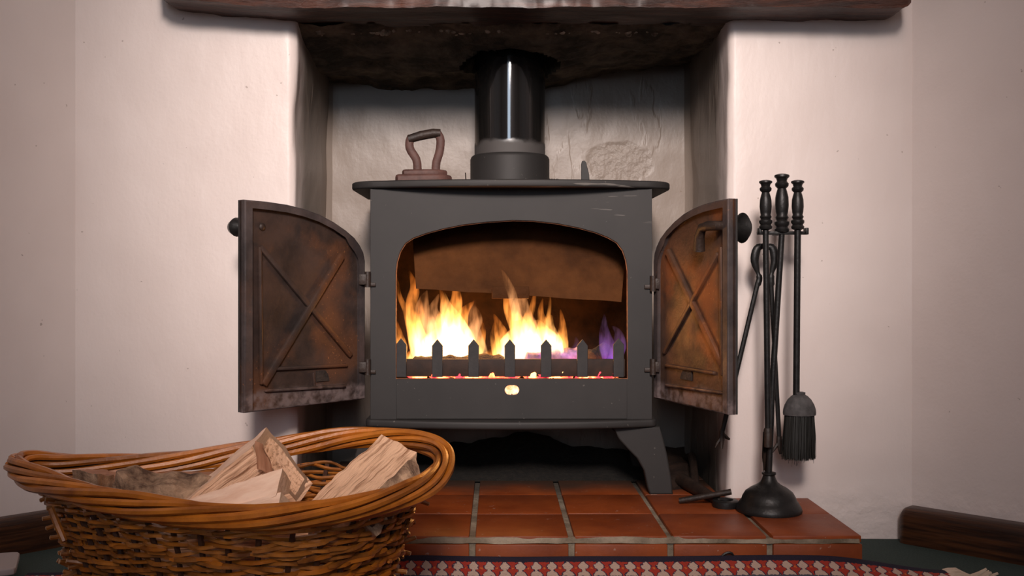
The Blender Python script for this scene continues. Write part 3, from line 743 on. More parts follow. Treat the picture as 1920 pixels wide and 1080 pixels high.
# logs burning, ember bed
def roundlog(a, b, r, n=14, seed=0, k=24, amp=.18):
    a = Vector(a); b = Vector(b); V, Fc = tube([a.lerp(b, i/k) for i in range(k+1)], [r*(.6 if i in (0, k) else 1) for i in range(k+1)], n)
    return [v+Vector((nz(v, 60, seed), nz(v, 60, seed+1), nz(v, 60, seed+2)))*r*amp*2 for v in V], Fc
tag(obj('burning_log', roundlog(P(985, 674, 2.08), P(1098, 664, 2.10), .0150, seed=2), M_hotlog), 'burning log with a violet-white ashy glow behind the right pickets', 'firewood')
tag(obj('burning_log', roundlog(P(770, 682, 2.07), P(945, 676, 2.08), .014, seed=5), M_char), 'charred black log burning behind the left pickets', 'firewood')
tag(obj('burning_log', roundlog(P(1105, 672, 2.12), P(1140, 655, 2.16), .016, seed=9), M_char), 'charred log stub glowing red at its tip near the right end of the fire', 'firewood')
tag(obj('burning_log', roundlog(P(800, 690, 2.15), P(1100, 684, 2.16), .020, seed=11), M_char), 'long blackened log lying at the back of the fire', 'firewood')
def coals():
    parts = []
    for i in range(330):
        x = R.uniform(-.170, .240); y = 2.03+.19*R.random()**1.8; z = .301+R.uniform(0, .010); r = R.uniform(.006, .012)
        bm = bmesh.new(); bmesh.ops.create_icosphere(bm, subdivisions=1, radius=r)
        for v in bm.verts: v.co = Vector((x, y, z))+v.co*(1+.4*nz(v.co*90, 1, i))
        for k, v in enumerate(bm.verts): v.index = k
        parts.append(([v.co.copy() for v in bm.verts], [[v.index for v in f.verts] for f in bm.faces])); bm.free()
    return merge(*parts)
tag(obj('ember_bed', coals(), M_ember), 'bed of glowing red and orange embers on the stove grate', 'embers', kind='stuff')
def hot():
    parts = []
    for i in range(60):
        x = .0285+R.uniform(-.022, .022); z = .2735+R.uniform(-.006, .012); y = 2.02+R.uniform(0, .008); r = .006
        bm = bmesh.new(); bmesh.ops.create_icosphere(bm, subdivisions=1, radius=r)
        for v in bm.verts: v.co = Vector((x, y, z))+v.co*(1+.4*nz(v.co*90, 1, i))
        for k, v in enumerate(bm.verts): v.index = k
        parts.append(([v.co.copy() for v in bm.verts], [[v.index for v in f.verts] for f in bm.faces])); bm.free()
    return merge(*parts)
tag(obj('ash_pit_embers', hot(), M_emberhot), 'fallen embers glowing orange behind the round air hole', 'embers', kind='stuff')
# flames: closed bodies of glowing gas
fire = empty('fire', (.0, 2.1, .32), 'blazing orange and yellow fire behind the pickets in the stove', 'fire')
def flame(pts, ws, Y, m_, sq=.55, seed=0):
    ps = smooth_path([P(x, y, Y) for x, y in pts], 26); k = len(ps); rr = []
    for i in range(k):
        t = i/(k-1)*(len(ws)-1); a = min(int(t), len(ws)-2); w = ws[a]+(ws[a+1]-ws[a])*(t-a); rr.append(max(.0004, w*Y/F))
    V, Fc = tube(ps, rr, 12, squash=1, up=Vector((0, 1, 0)))
    V = [Vector((v.x+nz(v, 28, seed)*.003, Y+(v.y-Y)*sq+nz(v, 22, seed+1)*.003, v.z+nz(v, 25, seed+2)*.002)) for v in V]
    obj('flame', (V, Fc), m_, fire)
FL = [
 # left cluster
 ([(820, 682), (830, 655), (845, 625), (850, 600)], [30, 44, 30, 3], 2.09, M_flamehot),
 ([(870, 680), (862, 650), (852, 615), (838, 580), (832, 548)], [26, 34, 26, 14, 2], 2.10, M_flamehot),
 ([(800, 684), (790, 650), (776, 610), (772, 570), (779, 540), (768, 508)], [20, 20, 15, 12, 9, 1], 2.085, M_flame),
 ([(795, 684), (775, 640), (765, 595), (752, 560), (743, 520)], [14, 11, 7, 5, 1], 2.11, M_flame),
 ([(752, 680), (750, 650), (746, 625), (744, 603)], [10, 14, 9, 1], 2.10, M_flame),
 ([(850, 640), (862, 605), (872, 582), (888, 564)], [20, 16, 10, 1], 2.075, M_flame),
 ([(845, 640), (848, 600), (856, 565), (853, 525)], [22, 17, 12, 1], 2.12, M_flame),
 ([(815, 660), (818, 610), (812, 580), (822, 550)], [24, 18, 10, 1], 2.115, M_flamesoft),
 ([(900, 684), (890, 640), (884, 600), (890, 560)], [18, 20, 14, 1], 2.13, M_flamesoft),
 ([(780, 684), (800, 630), (792, 580), (800, 545)], [20, 24, 16, 1], 2.14, M_flamesoft),
 ([(760, 684), (778, 664), (800, 672), (830, 676)], [10, 12, 12, 6], 2.08, M_flame),
 ([(885, 684), (898, 650), (905, 622), (903, 600)], [10, 10, 6, 1], 2.10, M_flame),
 ([(795, 670), (782, 630), (790, 590), (786, 555)], [12, 12, 8, 1], 2.07, M_flame),
 ([(835, 650), (826, 610), (832, 570), (824, 535)], [14, 12, 7, 1], 2.135, M_flame),
 ([(875, 660), (884, 625), (896, 600), (892, 575)], [14, 13, 9, 1], 2.09, M_flamesoft),
 # right cluster
 ([(1010, 650), (1018, 610), (1012, 585), (1018, 560)], [12, 10, 6, 1], 2.13, M_flame),
 ([(970, 600), (962, 560), (950, 525), (940, 505)], [10, 9, 6, 1], 2.034, M_flamesoft),
 ([(965, 682), (975, 650), (985, 622), (990, 605)], [24, 40, 26, 3], 2.09, M_flamehot),
 ([(1020, 680), (1020, 655), (1010, 625), (1005, 600)], [28, 38, 26, 4], 2.10, M_flamehot),
 ([(1045, 676), (1036, 645), (1028, 615), (1034, 590)], [14, 20, 13, 2], 2.085, M_flamehot),
 ([(985, 660), (975, 620), (958, 585), (950, 550), (944, 528)], [22, 20, 13, 8, 1], 2.11, M_flame),
 ([(945, 684), (945, 650), (938, 620), (926, 588)], [14, 16, 12, 1], 2.08, M_flame),
 ([(940, 684), (932, 660), (925, 630), (930, 600)], [10, 10, 8, 1], 2.12, M_flame),
 ([(1000, 640), (990, 600), (998, 575), (1005, 545)], [14, 11, 7, 1], 2.12, M_flame),
 ([(1030, 640), (1030, 600), (1032, 570), (1030, 532)], [9, 5, 3, .6], 2.075, M_flame),
 ([(1055, 672), (1054, 640), (1056, 610), (1050, 580)], [10, 11, 7, 1], 2.11, M_flame),
 ([(1000, 684), (985, 620), (975, 570), (985, 525)], [30, 26, 16, 1], 2.14, M_flamesoft),
 ([(905, 684), (920, 668), (935, 660), (950, 655)], [10, 12, 10, 3], 2.09, M_flame),
 ([(880, 686), (905, 676), (930, 676), (960, 680)], [6, 9, 9, 5], 2.08, M_flame),
 # violet wisps on the right
 ([(1145, 684), (1138, 650), (1134, 620), (1132, 588)], [12, 17, 10, 1], 2.10, M_violet),
 ([(1150, 684), (1160, 650), (1158, 625), (1146, 612)], [14, 14, 8, 1], 2.12, M_violet),
 ([(1080, 680), (1078, 660), (1082, 645), (1080, 632)], [14, 10, 6, 1], 2.09, M_violet),
]
for i, (p, w, Y, m_) in enumerate(FL): flame(p, w, Y, m_, seed=i)

# ------------------------------------------------------------------ flat iron on the stove
sad = empty('flat_iron', P(795, 336, 2.10), 'rusty old flat iron with arched handle standing on the stove top', 'iron')
base = [(-.056, -.018), (-.050, -.026), (.02, -.029), (.045, -.02), (.056, 0), (.045, .02), (.02, .029), (-.050, .026), (-.056, .018)]
c = P(795, 336, 2.10); zt_ = .6812
obj('sole', plate([base], .020, (c.x, 2.10, zt_+.0105), (1, 0, 0), (0, 1, 0), .006, 3), M_rustiron, sad)
obj('deck', plate([[(x*.80+.002, y*.8) for x, y in base]], .014, (c.x, 2.10, zt_+.0235), (1, 0, 0), (0, 1, 0), .005, 3), M_rustiron, sad)
pl = [P(x, y, 2.10) for x, y in [(783, 325), (781, 300), (769, 280), (768, 265), (772, 256)]]
pr = [P(x, y, 2.10) for x, y in [(817, 325), (818, 305), (824, 285), (826, 262), (820, 250)]]
obj('handle_post', tube(smooth_path(pl, 12), [.0085]*12, 10, squash=.6, up=Vector((0, 1, 0))), M_rustiron, sad)
obj('handle_post', tube(smooth_path(pr, 12), [.0085]*12, 10, squash=.6, up=Vector((0, 1, 0))), M_rustiron, sad)
obj('grip', tube([P(766, 261, 2.10), P(790, 254, 2.10), P(812, 250, 2.10), P(826, 250, 2.10)], [.0085, .0095, .0095, .0085], 12), M_darkiron, sad)

# ------------------------------------------------------------------ companion set
SX, SY = .485, 1.862
stand = empty('tool_stand', (SX, SY, HT), 'black iron companion stand with domed foot on the right end of the hearth', 'stand')
top = P(1466, 437, SY)
obj('foot', lathe([(.057, 0), (.058, .003), (.0565, .008), (.051, .0175), (.0485, .0195), (.0465, .026), (.0415, .0345), (.032, .0415), (.0215, .047), (.0150, .0525), (.0115, .060), (.0105, .064), (.0125, .066), (.0125, .069), (.008, .070)], (SX, SY, HT), n=48), M_iron, stand)
pole = tube([(SX, SY, HT+.065), (SX+.006, SY, .30), (top.x, SY, top.z)], .0055, 12); obj('pole', pole, M_iron, stand)
def handle(p, s, big=1.):
    prof = [(.006, 0), (.0105, .002), (.0115, .006), (.009, .010), (.0115, .014), (.0115, .018), (.0085, .021), (.0105, .025), (.0085, .029), (.0095, .034), (.0105, .045), (.0100, .058), (.0078, .068), (.0065, .072), (.0100, .076), (.0105, .080), (.0075, .084), (.0085, .088), (.0115, .091), (.0112, .094), (.006, .096)]
    return lathe([(r*big, h*s) for r, h in prof], p, n=24)
obj('handle', handle(Vector((top.x, SY, top.z)), 1.10, 1.15), M_iron, stand)
yoke = merge(bar((P(1420, 438, 1.862).x, SY, top.z), (P(1514, 438, 1.862).x, SY, top.z), .012, .006), bar((top.x, SY-.004, top.z), (top.x, SY+.048, top.z), .010, .006, up=Vector((0, 0, 1))))
for px in (1423, 1510): yoke = merge(yoke, box((P(px, 0, SY).x, SY-.004, top.z+.003), (.005, .018, .012), None, .001))
obj('tool_yoke', yoke, M_iron, stand)
# shovel hanging on the left hook
px, py = P(1435, 437, SY-.010).x, SY-.012
sh = empty('hearth_shovel', (px, py, .22), 'black iron shovel hanging nearest the camera on the left of the companion stand', 'shovel')
obj('handle', handle((px, py, top.z+.005), .92), M_iron, sh)
e = P(1440, 815, py)
obj('shaft', tube([(px, py, top.z+.006), (e.x, py, e.z)], .0052, 10), M_iron, sh)
def scoop():
    V = []; Fc = []; k = 14
    for i in range(k+1):
        t = i/k; z = e.z+.004-.073*t; w = .0068*(1 if t < .62 else max(.35, 1-(t-.62)*1.7)); y = py+.018*t
        for j in range(7):
            a = -1+2*j/6; V.append(Vector((e.x-.0005+a*w, y-.030*abs(a)**2*(.25+t*.2)*1.0+.012, z)))
    for i in range(k):
        for j in range(6): Fc.append([i*7+j, i*7+j+1, (i+1)*7+j+1, (i+1)*7+j])
    n0 = len(V); V += [v+Vector((0, .0016, 0)) for v in V]; Fc += [[q+n0 for q in f][::-1] for f in Fc]
    return V, Fc
obj('blade', scoop(), M_darkiron, sh)
obj('socket', lathe([(.007, 0), (.0075, .03), (.006, .034)], (e.x, py+.001, e.z-.022), n=12), M_darkiron, sh)
# brush on the right hook
bx = P(1495, 437, SY-.010).x; by = SY-.012
br = empty('hearth_brush', (P(1497, 862, by).x, by, P(0, 862, by).z), 'black hearth brush with domed holder hanging on the right of the stand', 'brush')
obj('handle', handle((bx, by, top.z+.005), .92), M_iron, br)
e2 = P(1493, 742, by)
obj('shaft', tube([(bx, by, top.z+.006), (e2.x, by, e2.z)], .0058, 10), M_iron, br)
hc = P(1499, 778, by)
obj('holder', lathe([(.0285, 0), (.029, .004), (.0285, .010), (.026, .018), (.021, .027), (.014, .034), (.010, .036), (.0105, .040), (.007, .041)], (hc.x, by, hc.z), n=32, sy=.7), M_holder, br)
def bristles():
    parts = []
    for i in range(1100):
        a = R.uniform(0, 2*PI); r = math.sqrt(R.random()); x0 = hc.x+.0255*r*math.cos(a); y0 = by+.018*r*math.sin(a)
        ex = -.002+.028*r*math.cos(a)*1.0+R.gauss(0, .0016); wild = R.random() < .012
        ln_ = .0775+R.uniform(-.004, .002)+(.01 if wild else 0); x1 = hc.x+ex+(R.uniform(-.012, .016) if wild else 0); y1 = by+.021*r*math.sin(a)+R.gauss(0, .001)
        p0 = Vector((x0, y0, hc.z+.002)); p2 = Vector((x1, y1, hc.z-ln_)); p1 = p0.lerp(p2, .5)+Vector((R.gauss(0, .0006), 0, 0))
        parts.append(tube([p0, p1, p2], [.0007, .0006, .0003], 3))
    core = lathe([(.024, 0), (.025, -.03), (.0245, -.066), (.02, -.068)][::-1], (hc.x-.001, by, hc.z), n=20, sy=.65)
    return merge(core, *parts)
tag(obj('bristles', bristles(), M_bristle, br), kind='stuff')
# tongs hanging behind
ty = SY+.036
tg = empty('fire_tongs', (P(1434, 460, ty).x, ty, P(0, 850, ty).z), 'black fire tongs hanging open behind the companion stand', 'tongs')
obj('pivot', merge(lathe([(.006, 0), (.006, .01)], P(1434, 461, ty-.006), (0, 1, 0), 12), bar(P(1424, 459, ty), P(1446, 460, ty), .006, .005)), M_iron, tg)
def bowarm(pts, ws):
    ps = smooth_path([P(x, y, ty) for x, y in pts], 20); rr = [ws[0]+(ws[-1]-ws[0])*i/19 for i in range(20)]
    rr = [.0038+.0042*abs(math.sin(min(1, i/12)*PI)) + (.0018 if 13 < i < 19 else 0) for i in range(20)]
    return tube(ps, rr, 8, squash=.6, up=Vector((0, 1, 0)))
aL = [(1432, 461), (1420, 466), (1415, 488), (1420, 508), (1424, 522), (1420, 536)]; aR = [(1437, 461), (1449, 466), (1453, 488), (1448, 508), (1446, 522), (1447, 536)]
obj('bow', bowarm(aL, [1]), M_iron, tg); obj('bow', bowarm(aR, [1]), M_iron, tg)
e3 = P(1354, 812, ty); e4 = P(1461, 822, ty)
obj('arm', tube([P(1421, 530, ty), e3], .0045, 8), M_iron, tg); obj('arm', tube([P(1446, 530, ty), e4], .0042, 8), M_iron, tg)
def claw(c, s):
    return merge(tube([c+Vector((0, 0, .004)), c+Vector((0, 0, -.008)), c+Vector((s*-.002, -.004, -.028))], [.005, .0055, .003], 8),
        tube([c+Vector((0, 0, -.006)), c+Vector((-.009, -.002, -.018)), c+Vector((-.013, -.002, -.026))], [.0035, .0028, .001], 6),
        tube([c+Vector((0, 0, -.002)), c+Vector((.008, .002, -.008)), c+Vector((.014, .002, -.012))], [.0045, .0035, .002], 6))
obj('claw', claw(e3, 1), M_darkiron, tg); obj('claw', claw(e4, -1), M_darkiron, tg)

# ------------------------------------------------------------------ iron bits on the hearth by the jamb
a = P(1274, 939, 1.925); b = P(1371, 922, 1.90)
tag(obj('iron_rod', tube([a, b], .0055, 12), M_darkiron, base=True), 'short round iron rod lying across the lifter behind it', 'rod')
rg = empty('ring_tool', (.41, 1.90, HT), 'black cast iron tool with a thick ring end beside the stand foot', 'tool')
rc = P(1361, 943, 1.895)
def torus(c, r, w, h, n=32):
    V = []; Fc = []; pr = [(r-w, 0), (r+w, 0), (r+w*1.1, h*.4), (r+w, h*.85), (r+w*.6, h), (r-w*.6, h), (r-w, h*.8)]
    for i in range(n):
        a = 2*PI*i/n
        for q, z in pr: V.append(Vector((c[0]+q*math.cos(a), c[1]+q*math.sin(a), c[2]+z)))
    k = len(pr)
    for i in range(n):
        for j in range(k): Fc.append([i*k+j, i*k+(j+1) % k, ((i+1) % n)*k+(j+1) % k, ((i+1) % n)*k+j])
    return V, Fc
obj('ring', torus((rc.x, 1.897, HT), .0175, .006, .013), M_iron, rg)
obj('shank', tube([(rc.x-.012, 1.915, HT+.009), (.385, 1.99, HT+.011), (.368, 2.08, HT+.013)], [.008, .012, .014], 12), M_darkiron, rg)
blk = empty('iron_grate_piece', (.365, 2.16, HT), 'brown lumpy cast iron piece leaning in the corner behind the stove leg', 'iron piece')
bm = hexlog([(.335, 2.05, HT), (.395, 2.05, HT), (.40, 2.10, HT+.020), (.335, 2.10, HT+.018)], [(.31, 2.30, HT), (.41, 2.30, HT), (.41, 2.29, HT+.045), (.31, 2.29, HT+.04)], 16, 5, .007, 30, 4)
for v in bm.verts: v.co.z = max(v.co.z, HT+.0005)
obj('casting', bm, [M_darkiron]*5, blk)
obj('lug', tube([(.40, 2.22, HT+.03), (.405, 2.17, HT+.045), (.395, 2.10, HT+.04), (.385, 2.03, HT+.012)], [.010, .009, .008, .009], 8), M_darkiron, blk)

# ------------------------------------------------------------------ rug with hooked border
def rug_mat():
    m = mat('kilim_wool', (.5, .4, .3), .95, bump=.9, bscale=420, src='World', bdist=.003)
    N, L, b = nodes(m); tc = N.new('ShaderNodeUVMap'); sp = N.new('ShaderNodeSeparateXYZ'); L.new(tc.outputs[0], sp.inputs[0])
    ns = wnoise(m, 240, 2); jit = math_(N, L, 'MULTIPLY', math_(N, L, 'SUBTRACT', ns, .5), .006)
    u = math_(N, L, 'ADD', sp.outputs[0], jit); v = math_(N, L, 'ADD', sp.outputs[1], jit)
    pit = .0248
    fu = math_(N, L, 'ABSOLUTE', math_(N, L, 'SUBTRACT', math_(N, L, 'FRACT', math_(N, L, 'DIVIDE', u, pit)), .5))
    rp = N.new('ShaderNodeValToRGB'); rp.color_ramp.interpolation = 'LINEAR'
    mr = math_(N, L, 'DIVIDE', math_(N, L, 'SUBTRACT', v, .0145), .027); L.new(mr, rp.inputs[0])
    e = rp.color_ramp.elements; e[0].position = 0; e[0].color = (.10,)*3+(1,); e[1].position = 1; e[1].color = (.42,)*3+(1,)
    for p_, w_ in ((.12, .17), (.30, .36), (.48, .30), (.56, .12), (.66, .14), (.74, .30), (.9, .40)):
        x = e.new(p_); x.color = (w_,)*3+(1,)
    wv = rp.outputs[0]
    dlt = math_(N, L, 'SUBTRACT', fu, wv)
    red = math_(N, L, 'GREATER_THAN', dlt, 0.03)
    line = math_(N, L, 'LESS_THAN', math_(N, L, 'ABSOLUTE', dlt), .035)
    chain_color(m, math_(N, L, 'MULTIPLY', 1., 1.), (.60, .43, .34))
    chain_color(m, red, (.42, .035, .018)); chain_color(m, line, (.035, .022, .055))
    dot = math_(N, L, 'LESS_THAN', math_(N, L, 'ABSOLUTE', math_(N, L, 'SUBTRACT', fu, .47)), .035); dot = math_(N, L, 'MULTIPLY', dot, math_(N, L, 'LESS_THAN', math_(N, L, 'ABSOLUTE', math_(N, L, 'SUBTRACT', v, .0268)), .0016))
    chain_color(m, dot, (.65, .16, .03))
    band = math_(N, L, 'LESS_THAN', v, .0150); chain_color(m, band, (.016, .011, .028))
    b2 = math_(N, L, 'MULTIPLY', math_(N, L, 'GREATER_THAN', v, .0415), math_(N, L, 'LESS_THAN', v, .045)); chain_color(m, b2, (.07, .08, .11))
    # main field beyond the border (outside the photograph): broad red and navy stripes
    fld = math_(N, L, 'GREATER_THAN', v, .045); st_ = math_(N, L, 'GREATER_THAN', math_(N, L, 'FRACT', math_(N, L, 'MULTIPLY', v, 9)), .35)
    chain_color(m, math_(N, L, 'MULTIPLY', fld, 1.), (.36, .05, .03)); chain_color(m, math_(N, L, 'MULTIPLY', fld, math_(N, L, 'SUBTRACT', 1., st_)), (.03, .03, .07))
    return m
M_rug = rug_mat()
def rug_z(x, y):
    t = max(0, min(1, (y-1.598)/.078)); s = t if t > .3 else t*t/.6+.15*t/.3*(t/.3)
    s = min(1, s)
    r = max(0, min(1, (.735-x)/.22)); r = r*r*(3-2*r); l = max(0, min(1, (x+.30)/.16))
    ridge = (.018+.026*r)*(.35+.65*l)
    return .010+s*ridge+nz((x, y, 0), 7, 3)*.0012
def rug():
    X0, X1, Y0, Y1 = -.75, .722, 1.02, 1.6765; nx, ny = 150, 46; V = []; Fc = []; UV = []
    ys = [Y1-(Y1-Y0)*(j/ny)**1.7 for j in range(ny+1)]
    for s in (0, 1):
        for j in range(ny+1):
            for i in range(nx+1):
                x = X0+(X1-X0)*i/nx; y = ys[j]-.004*(nz((x, 0, 0), 5, 2)+.3)-(.010 if j == 0 and 0 else 0); z = rug_z(x, y)
                edge = min(1, (Y1-ys[j])/.006)
                V.append(Vector((x, y, z-(.009 if s else 0)-(0 if s else (1-edge)**2*.004)))); UV.append((x, Y1-ys[j]))
    m_ = (nx+1)*(ny+1)
    for j in range(ny):
        for i in range(nx): a = j*(nx+1)+i; Fc += [[a, a+nx+1, a+nx+2, a+1], [m_+a, m_+a+1, m_+a+nx+2, m_+a+nx+1]]
    for i in range(nx): Fc.append([i, i+1, m_+i+1, m_+i]); a = ny*(nx+1)+i; Fc.append([a, m_+a, m_+a+1, a+1])
    for j in range(ny): a = j*(nx+1); Fc.append([a, m_+a, m_+a+nx+1, a+nx+1]); a += nx; Fc.append([a, a+nx+1, m_+a+nx+1, m_+a])
    return V, Fc, UV
V, Fc, UV = rug()
rugo = obj('woven_rug', (V, Fc), M_rug, base=False)
ul = rugo.data.uv_layers.new(name='UVMap')
for lo in rugo.data.loops: ul.data[lo.index].uv = UV[lo.vertex_index]
tag(rugo, 'woven wool rug with navy edge and red and cream hooked border before the hearth', 'rug')
parts = []
for i in range(150):
    y = 1.675-i*.0042; z = rug_z(.72, y)-.003; L_ = R.uniform(.05, .085); a = R.gauss(0, .3); kx = R.uniform(-.006, .006)
    e_ = .006+R.uniform(0, .008) + (.018*max(0, 1-i/14))
    parts.append(tube(smooth_path([(.715, y, z), (.735, y+kx, z+.002), (.72+L_*.6, y+L_*.3*a, max(.006, z-.008)), (.72+L_, y+L_*.5*a, e_)], 7), [.003, .0034, .0036, .0036, .0034, .003, .002], 5))
tag(obj('fringe', merge(*parts), M_cream, rugo), kind='stuff')
cp = [P(x, y, 1.672) for x, y in [(1352, 1052), (1354, 1043), (1362, 1037), (1371, 1037), (1377, 1044), (1375, 1050)]]
tag(obj('loose_thread', tube(smooth_path(cp, 18), [.0022]*12+[.0014]*6, 6), M_iron), 'small curl of black thread sticking up at the rug edge', 'thread')

# pale slab at the left edge
bx_ = plate([[(-.16, -.11), (-.012, -.11), (-.003, -.107), (0, -.098), (0, -.012), (-.003, -.003), (-.012, 0), (-.16, 0)]], .012, P(38, 1033, 1.745)+Vector((0, 0, -.006)), Vector((.93, .36, 0)), Vector((-.36, .93, 0)), .003, 2)
sl = empty('flat_grey_case', (-.86, 1.70, 0), 'corner of a pale grey flat case on the carpet at the left edge', 'case')
obj('lid', bx_, M_grey, sl)
b0 = P(38, 1033, 1.745); obj('foot_block', box((b0.x-.085, b0.y-.065, (b0.z-.012)/2), (.09, .06, b0.z-.012), Matrix.Rotation(.37, 3, 'Z'), .002), M_char, sl)

# ================================================================== LOG BASKET
RIM = [(30, 874, 1.43), (62, 896, 1.37), (150, 925, 1.29), (300, 956, 1.22), (450, 969, 1.19), (600, 962, 1.20), (705, 943, 1.245), (795, 912, 1.33), (833, 872, 1.43), (818, 840, 1.50), (755, 822, 1.565), (650, 822, 1.59), (500, 842, 1.575), (330, 866, 1.54), (140, 872, 1.49), (60, 866, 1.465)]
rimc = even(smooth_path([P(*q) for q in RIM], 320, True), 320)
BC = sum(rimc, Vector())/len(rimc); BC.z = 0
basket = empty('log_basket', (BC.x, BC.y, .012), 'large oval woven willow log basket on the floor before the stove', 'basket')
NS = 320
def rim_strand(k, n, rb, turns, rr, seed, z0=0, wob=.0012):
    ps = []
    for i in range(NS):
        p = rimc[i]; d = (rimc[(i+1) % NS]-rimc[i-1]).normalized(); nrm = Vector((d.y, -d.x, 0)).normalized(); up = nrm.cross(d); up = -up if up.z < 0 else up
        ph = 2*PI*(k/n+turns*i/NS); q = rb+wob*nz((i*.05, k, 0), 1, seed)
        ps.append(p+nrm*q*math.cos(ph)*1.05+up*(q*math.sin(ph)*1.1+z0))
    return tube(ps, [rr*(1+.15*nz((i*.03, k*3, 1), 1, seed)) for i in range(NS)], 7, True)
obj('rim_core', tube(rimc[::4], .0062, 8, True), M_core, basket)
for k in range(7): obj('rim_rod', rim_strand(k, 7, .0100+.0012*(k % 2), 2.6, -.0+.0044+.0004*(k % 3), 1, wob=.0022), M_wick, basket)
def bodypt(t, z, off=0):
    """point on the basket side; t in turns, z height"""
    f = (t % 1)*NS; i = int(f) % NS; p = rimc[i].lerp(rimc[(i+1) % NS], f-int(f)); zr = p.z-.016; h = max(0, min(1, z/zr))
    s = .64+.22*h**.9+.04*max(0, h-.8)/.2
    d = (p-BC); d.z = 0; l = d.length; q = BC+d*s+d.normalized()*off; q.z = .014+(zr-.014)*h; return q
NST = 36
for i in range(NST):
    t = (i+.0)/NST; ps = [bodypt(t+nz((i, h*.2, 0), 1, 4)*.003, h*.215/8) for h in range(9)]
    obj('stake', tube(ps, .0036, 6), M_core, basket)
NW = 38
for j in range(NW):
    u = (j+.5)/NW; upper = u > .80
    z = .218*u*(1 if not upper else 1); mm = NST*4; ps = []
    for i in range(mm):
        t = i/mm; zz = z+nz((math.cos(2*PI*t)*3, math.sin(2*PI*t)*3, j*.9), 1.3, 2)*(.0035 if not upper else .008)+.0016*math.sin(2*PI*t*NST/2+j*1.3)
        ps.append(bodypt(t, zz, .0062*math.cos(PI*NST*t+PI*j)+nz((t*20, j, 0), 1, 1)*.001))
    obj('weaver', tube(ps, [.0028*(1+.25*nz((i*.1, j*3, 0), 1, 5)) for i in range(mm)], 5, True), M_wick2 if (j % 3) else M_wick, basket)
# second, short lengths of rod woven over the side
for j in range(110):
    t0 = R.random(); u = R.uniform(.3, .99); ln_ = R.uniform(.05, .13); k = 14; sl_ = R.uniform(-.012, .012)
    ps = [bodypt(t0+ln_*i/k, .215*u+sl_*i/k, .0060+.0045*math.cos(PI*NST*ln_*i/k)) for i in range(k+1)]
    obj('weaver', tube(ps, [.0031*(.6 if i in (0, k) else 1) for i in range(k+1)], 5), M_wick if j % 2 else M_wick2, basket)
# cut rod ends sticking out at the left end, and a broken stake
parts = []; tips = []
for i in range(46):
    t = R.uniform(-.045, .06) if i < 34 else R.uniform(.50, .60); u = R.uniform(.35, .98); p = bodypt(t, .215*u, .0); d = (p-BC); d.z = 0; d.normalize()
    d = (d+Vector((R.uniform(-.5, .5), R.uniform(-.5, .5), R.uniform(-.5, .3)))).normalized(); ln_ = R.uniform(.010, .026)
    parts.append(tube([p, p+d*ln_], [.0033, .0030], 6)); tips.append(lathe([(.0031, 0), (.0031, .0008), (.002, .0012)], p+d*ln_, d, 6))
tag(obj('rod_end', merge(*parts), M_wick2, basket), kind='stuff'); tag(obj('cut_tip', merge(*tips), M_cut, basket), kind='stuff')
obj('broken_stake', tube([P(96, 955, 1.34), P(108, 985, 1.33), P(121, 1015, 1.325)], [.0042, .0045, .004], 7), M_wick2, basket)

# ------------------------------------------------------------------ firewood in the basket
def log(name, q0, q1, mats, label, seed, **k):
    o = obj(name, hexlog([P(*p) if p[1] > 5 else Vector(p) for p in q0], [P(*p) if p[1] > 5 else Vector(p) for p in q1], seed=seed, **k), mats)
    o['group'] = 'split logs in the basket'; return tag(o, label, 'firewood')
# big pale log on the right, bark on its right side: corners top-left, top-right, lower-right, lower-left
log('split_log', [(715, 815, 1.50), (782, 848, 1.45), (800, 902, 1.42), (742, 905, 1.50)], [(556, 962, 1.34), (660, 962, 1.285), (705, 1005, 1.285), (600, 1015, 1.37)],
    [M_wood, M_bark, M_wood, M_wood, M_redwood], 'large pale split log slanting up at the basket right, bark on its right side', 1, nl=34, m=9, amps=[.0022, .007, .003, .003, .003])
log('split_log', [(528, 879, 1.285), (546, 905, 1.315), (541, 926, 1.30), (516, 930, 1.268)], [(338, 941, 1.25), (345, 938, 1.29), (350, 985, 1.29), (385, 985, 1.243)],
    [M_wood2, M_wood2, M_wood2, M_wood2, M_end], 'clean pinkish split log lying in front, its pale end pointing right', 2, nl=24, m=6, amps=[.001]*5)
log('split_log', [(527, 924, 1.272), (552, 948, 1.29), (546, 985, 1.28), (512, 980, 1.255)], [(425, 950, 1.25), (435, 950, 1.28), (440, 1000, 1.28), (420, 1000, 1.245)],
    [M_wood2, M_wood2, M_wood2, M_wood2, M_end], 'short pale log end showing beneath the clean pinkish log', 3, nl=18, m=6, amps=[.001]*5)
log('split_log', [(500, 800, 1.44), (586, 907, 1.40), (560, 945, 1.39), (470, 842, 1.36)], [(385, 895, 1.42), (470, 985, 1.38), (430, 1010, 1.33), (338, 945, 1.30)],
    [M_wood, M_wood, M_wood, M_wood2, M_wood], 'tallest split log standing up at the basket middle, cracked end uppermost', 4, nl=24, m=8, amps=[.003]*5)
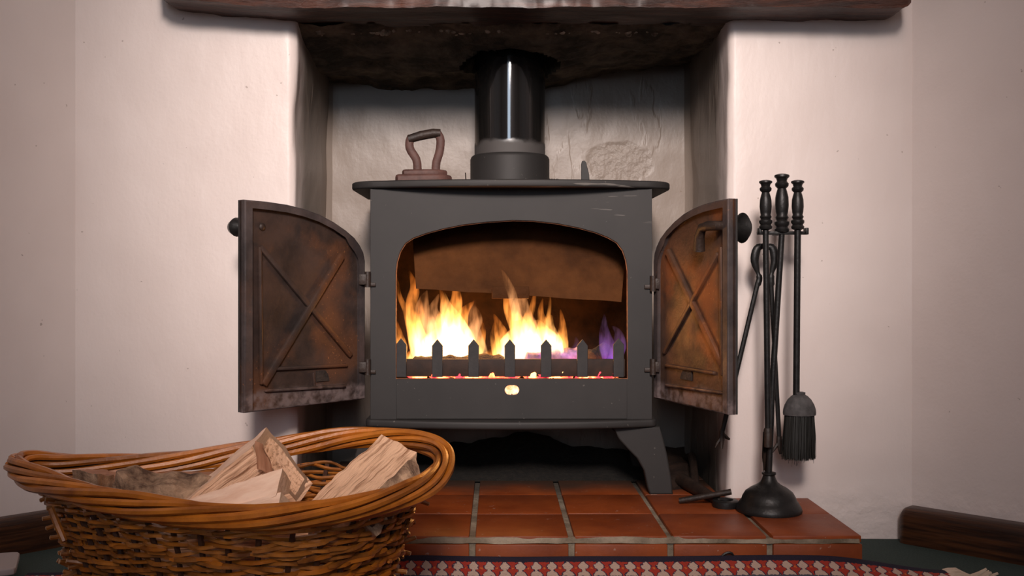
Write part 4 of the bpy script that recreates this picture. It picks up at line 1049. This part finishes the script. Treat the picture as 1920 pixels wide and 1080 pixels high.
log('wood_splinter', [(478, 828, 1.348), (492, 832, 1.352), (510, 870, 1.355), (490, 860, 1.36)], [(482, 880, 1.352), (496, 888, 1.354), (516, 888, 1.355), (500, 882, 1.36)],
    [M_redwood]*5, 'curled brown sliver of bark peeling off the tallest split log', 8, nl=10, m=4, amps=[.002]*5)
log('split_log', [(215, 878, 1.37), (235, 905, 1.33), (240, 975, 1.32), (205, 950, 1.38)], [(392, 896, 1.37), (395, 915, 1.33), (395, 985, 1.32), (390, 970, 1.38)],
    [M_bark]*5, 'knobbly grey-brown bark-covered log lying level at the basket left', 5, nl=34, m=9, amps=[.011]*5, fs=26)
log('split_log', [(190, 884, 1.46), (200, 895, 1.42), (200, 960, 1.42), (190, 960, 1.46)], [(425, 884, 1.46), (425, 905, 1.42), (425, 960, 1.42), (425, 960, 1.46)],
    [M_redwood]*5, 'reddish split log lying behind the knobbly bark-covered log', 6, nl=24, m=6, amps=[.003]*5)
log('split_log', [(136, 882, 1.40), (180, 888, 1.37), (186, 940, 1.37), (138, 930, 1.40)], [(196, 880, 1.45), (218, 888, 1.42), (222, 940, 1.42), (190, 930, 1.46)],
    [M_redwood, M_bark, M_bark, M_bark, M_bark], 'small dark log stub at the far left end of the basket', 7, nl=10, m=6, amps=[.005]*5)
log('split_log', [(-.49, 1.35, .10), (-.49, 1.44, .11), (-.49, 1.44, .18), (-.49, 1.35, .17)], [(-.24, 1.31, .11), (-.24, 1.43, .11), (-.24, 1.43, .17), (-.24, 1.32, .17)],
    [M_wood, M_bark, M_wood, M_wood, M_end], 'log under the others, glimpsed pale through the gaps in the weave', 9, nl=20, m=6, amps=[.003]*5)
log('split_log', [(-.46, 1.35, .03), (-.46, 1.45, .03), (-.46, 1.45, .09), (-.46, 1.35, .09)], [(-.27, 1.35, .03), (-.27, 1.45, .03), (-.27, 1.45, .09), (-.27, 1.35, .09)],
    [M_bark]*5, 'bark-covered log at the very bottom of the basket', 10, nl=16, m=6, amps=[.004]*5)
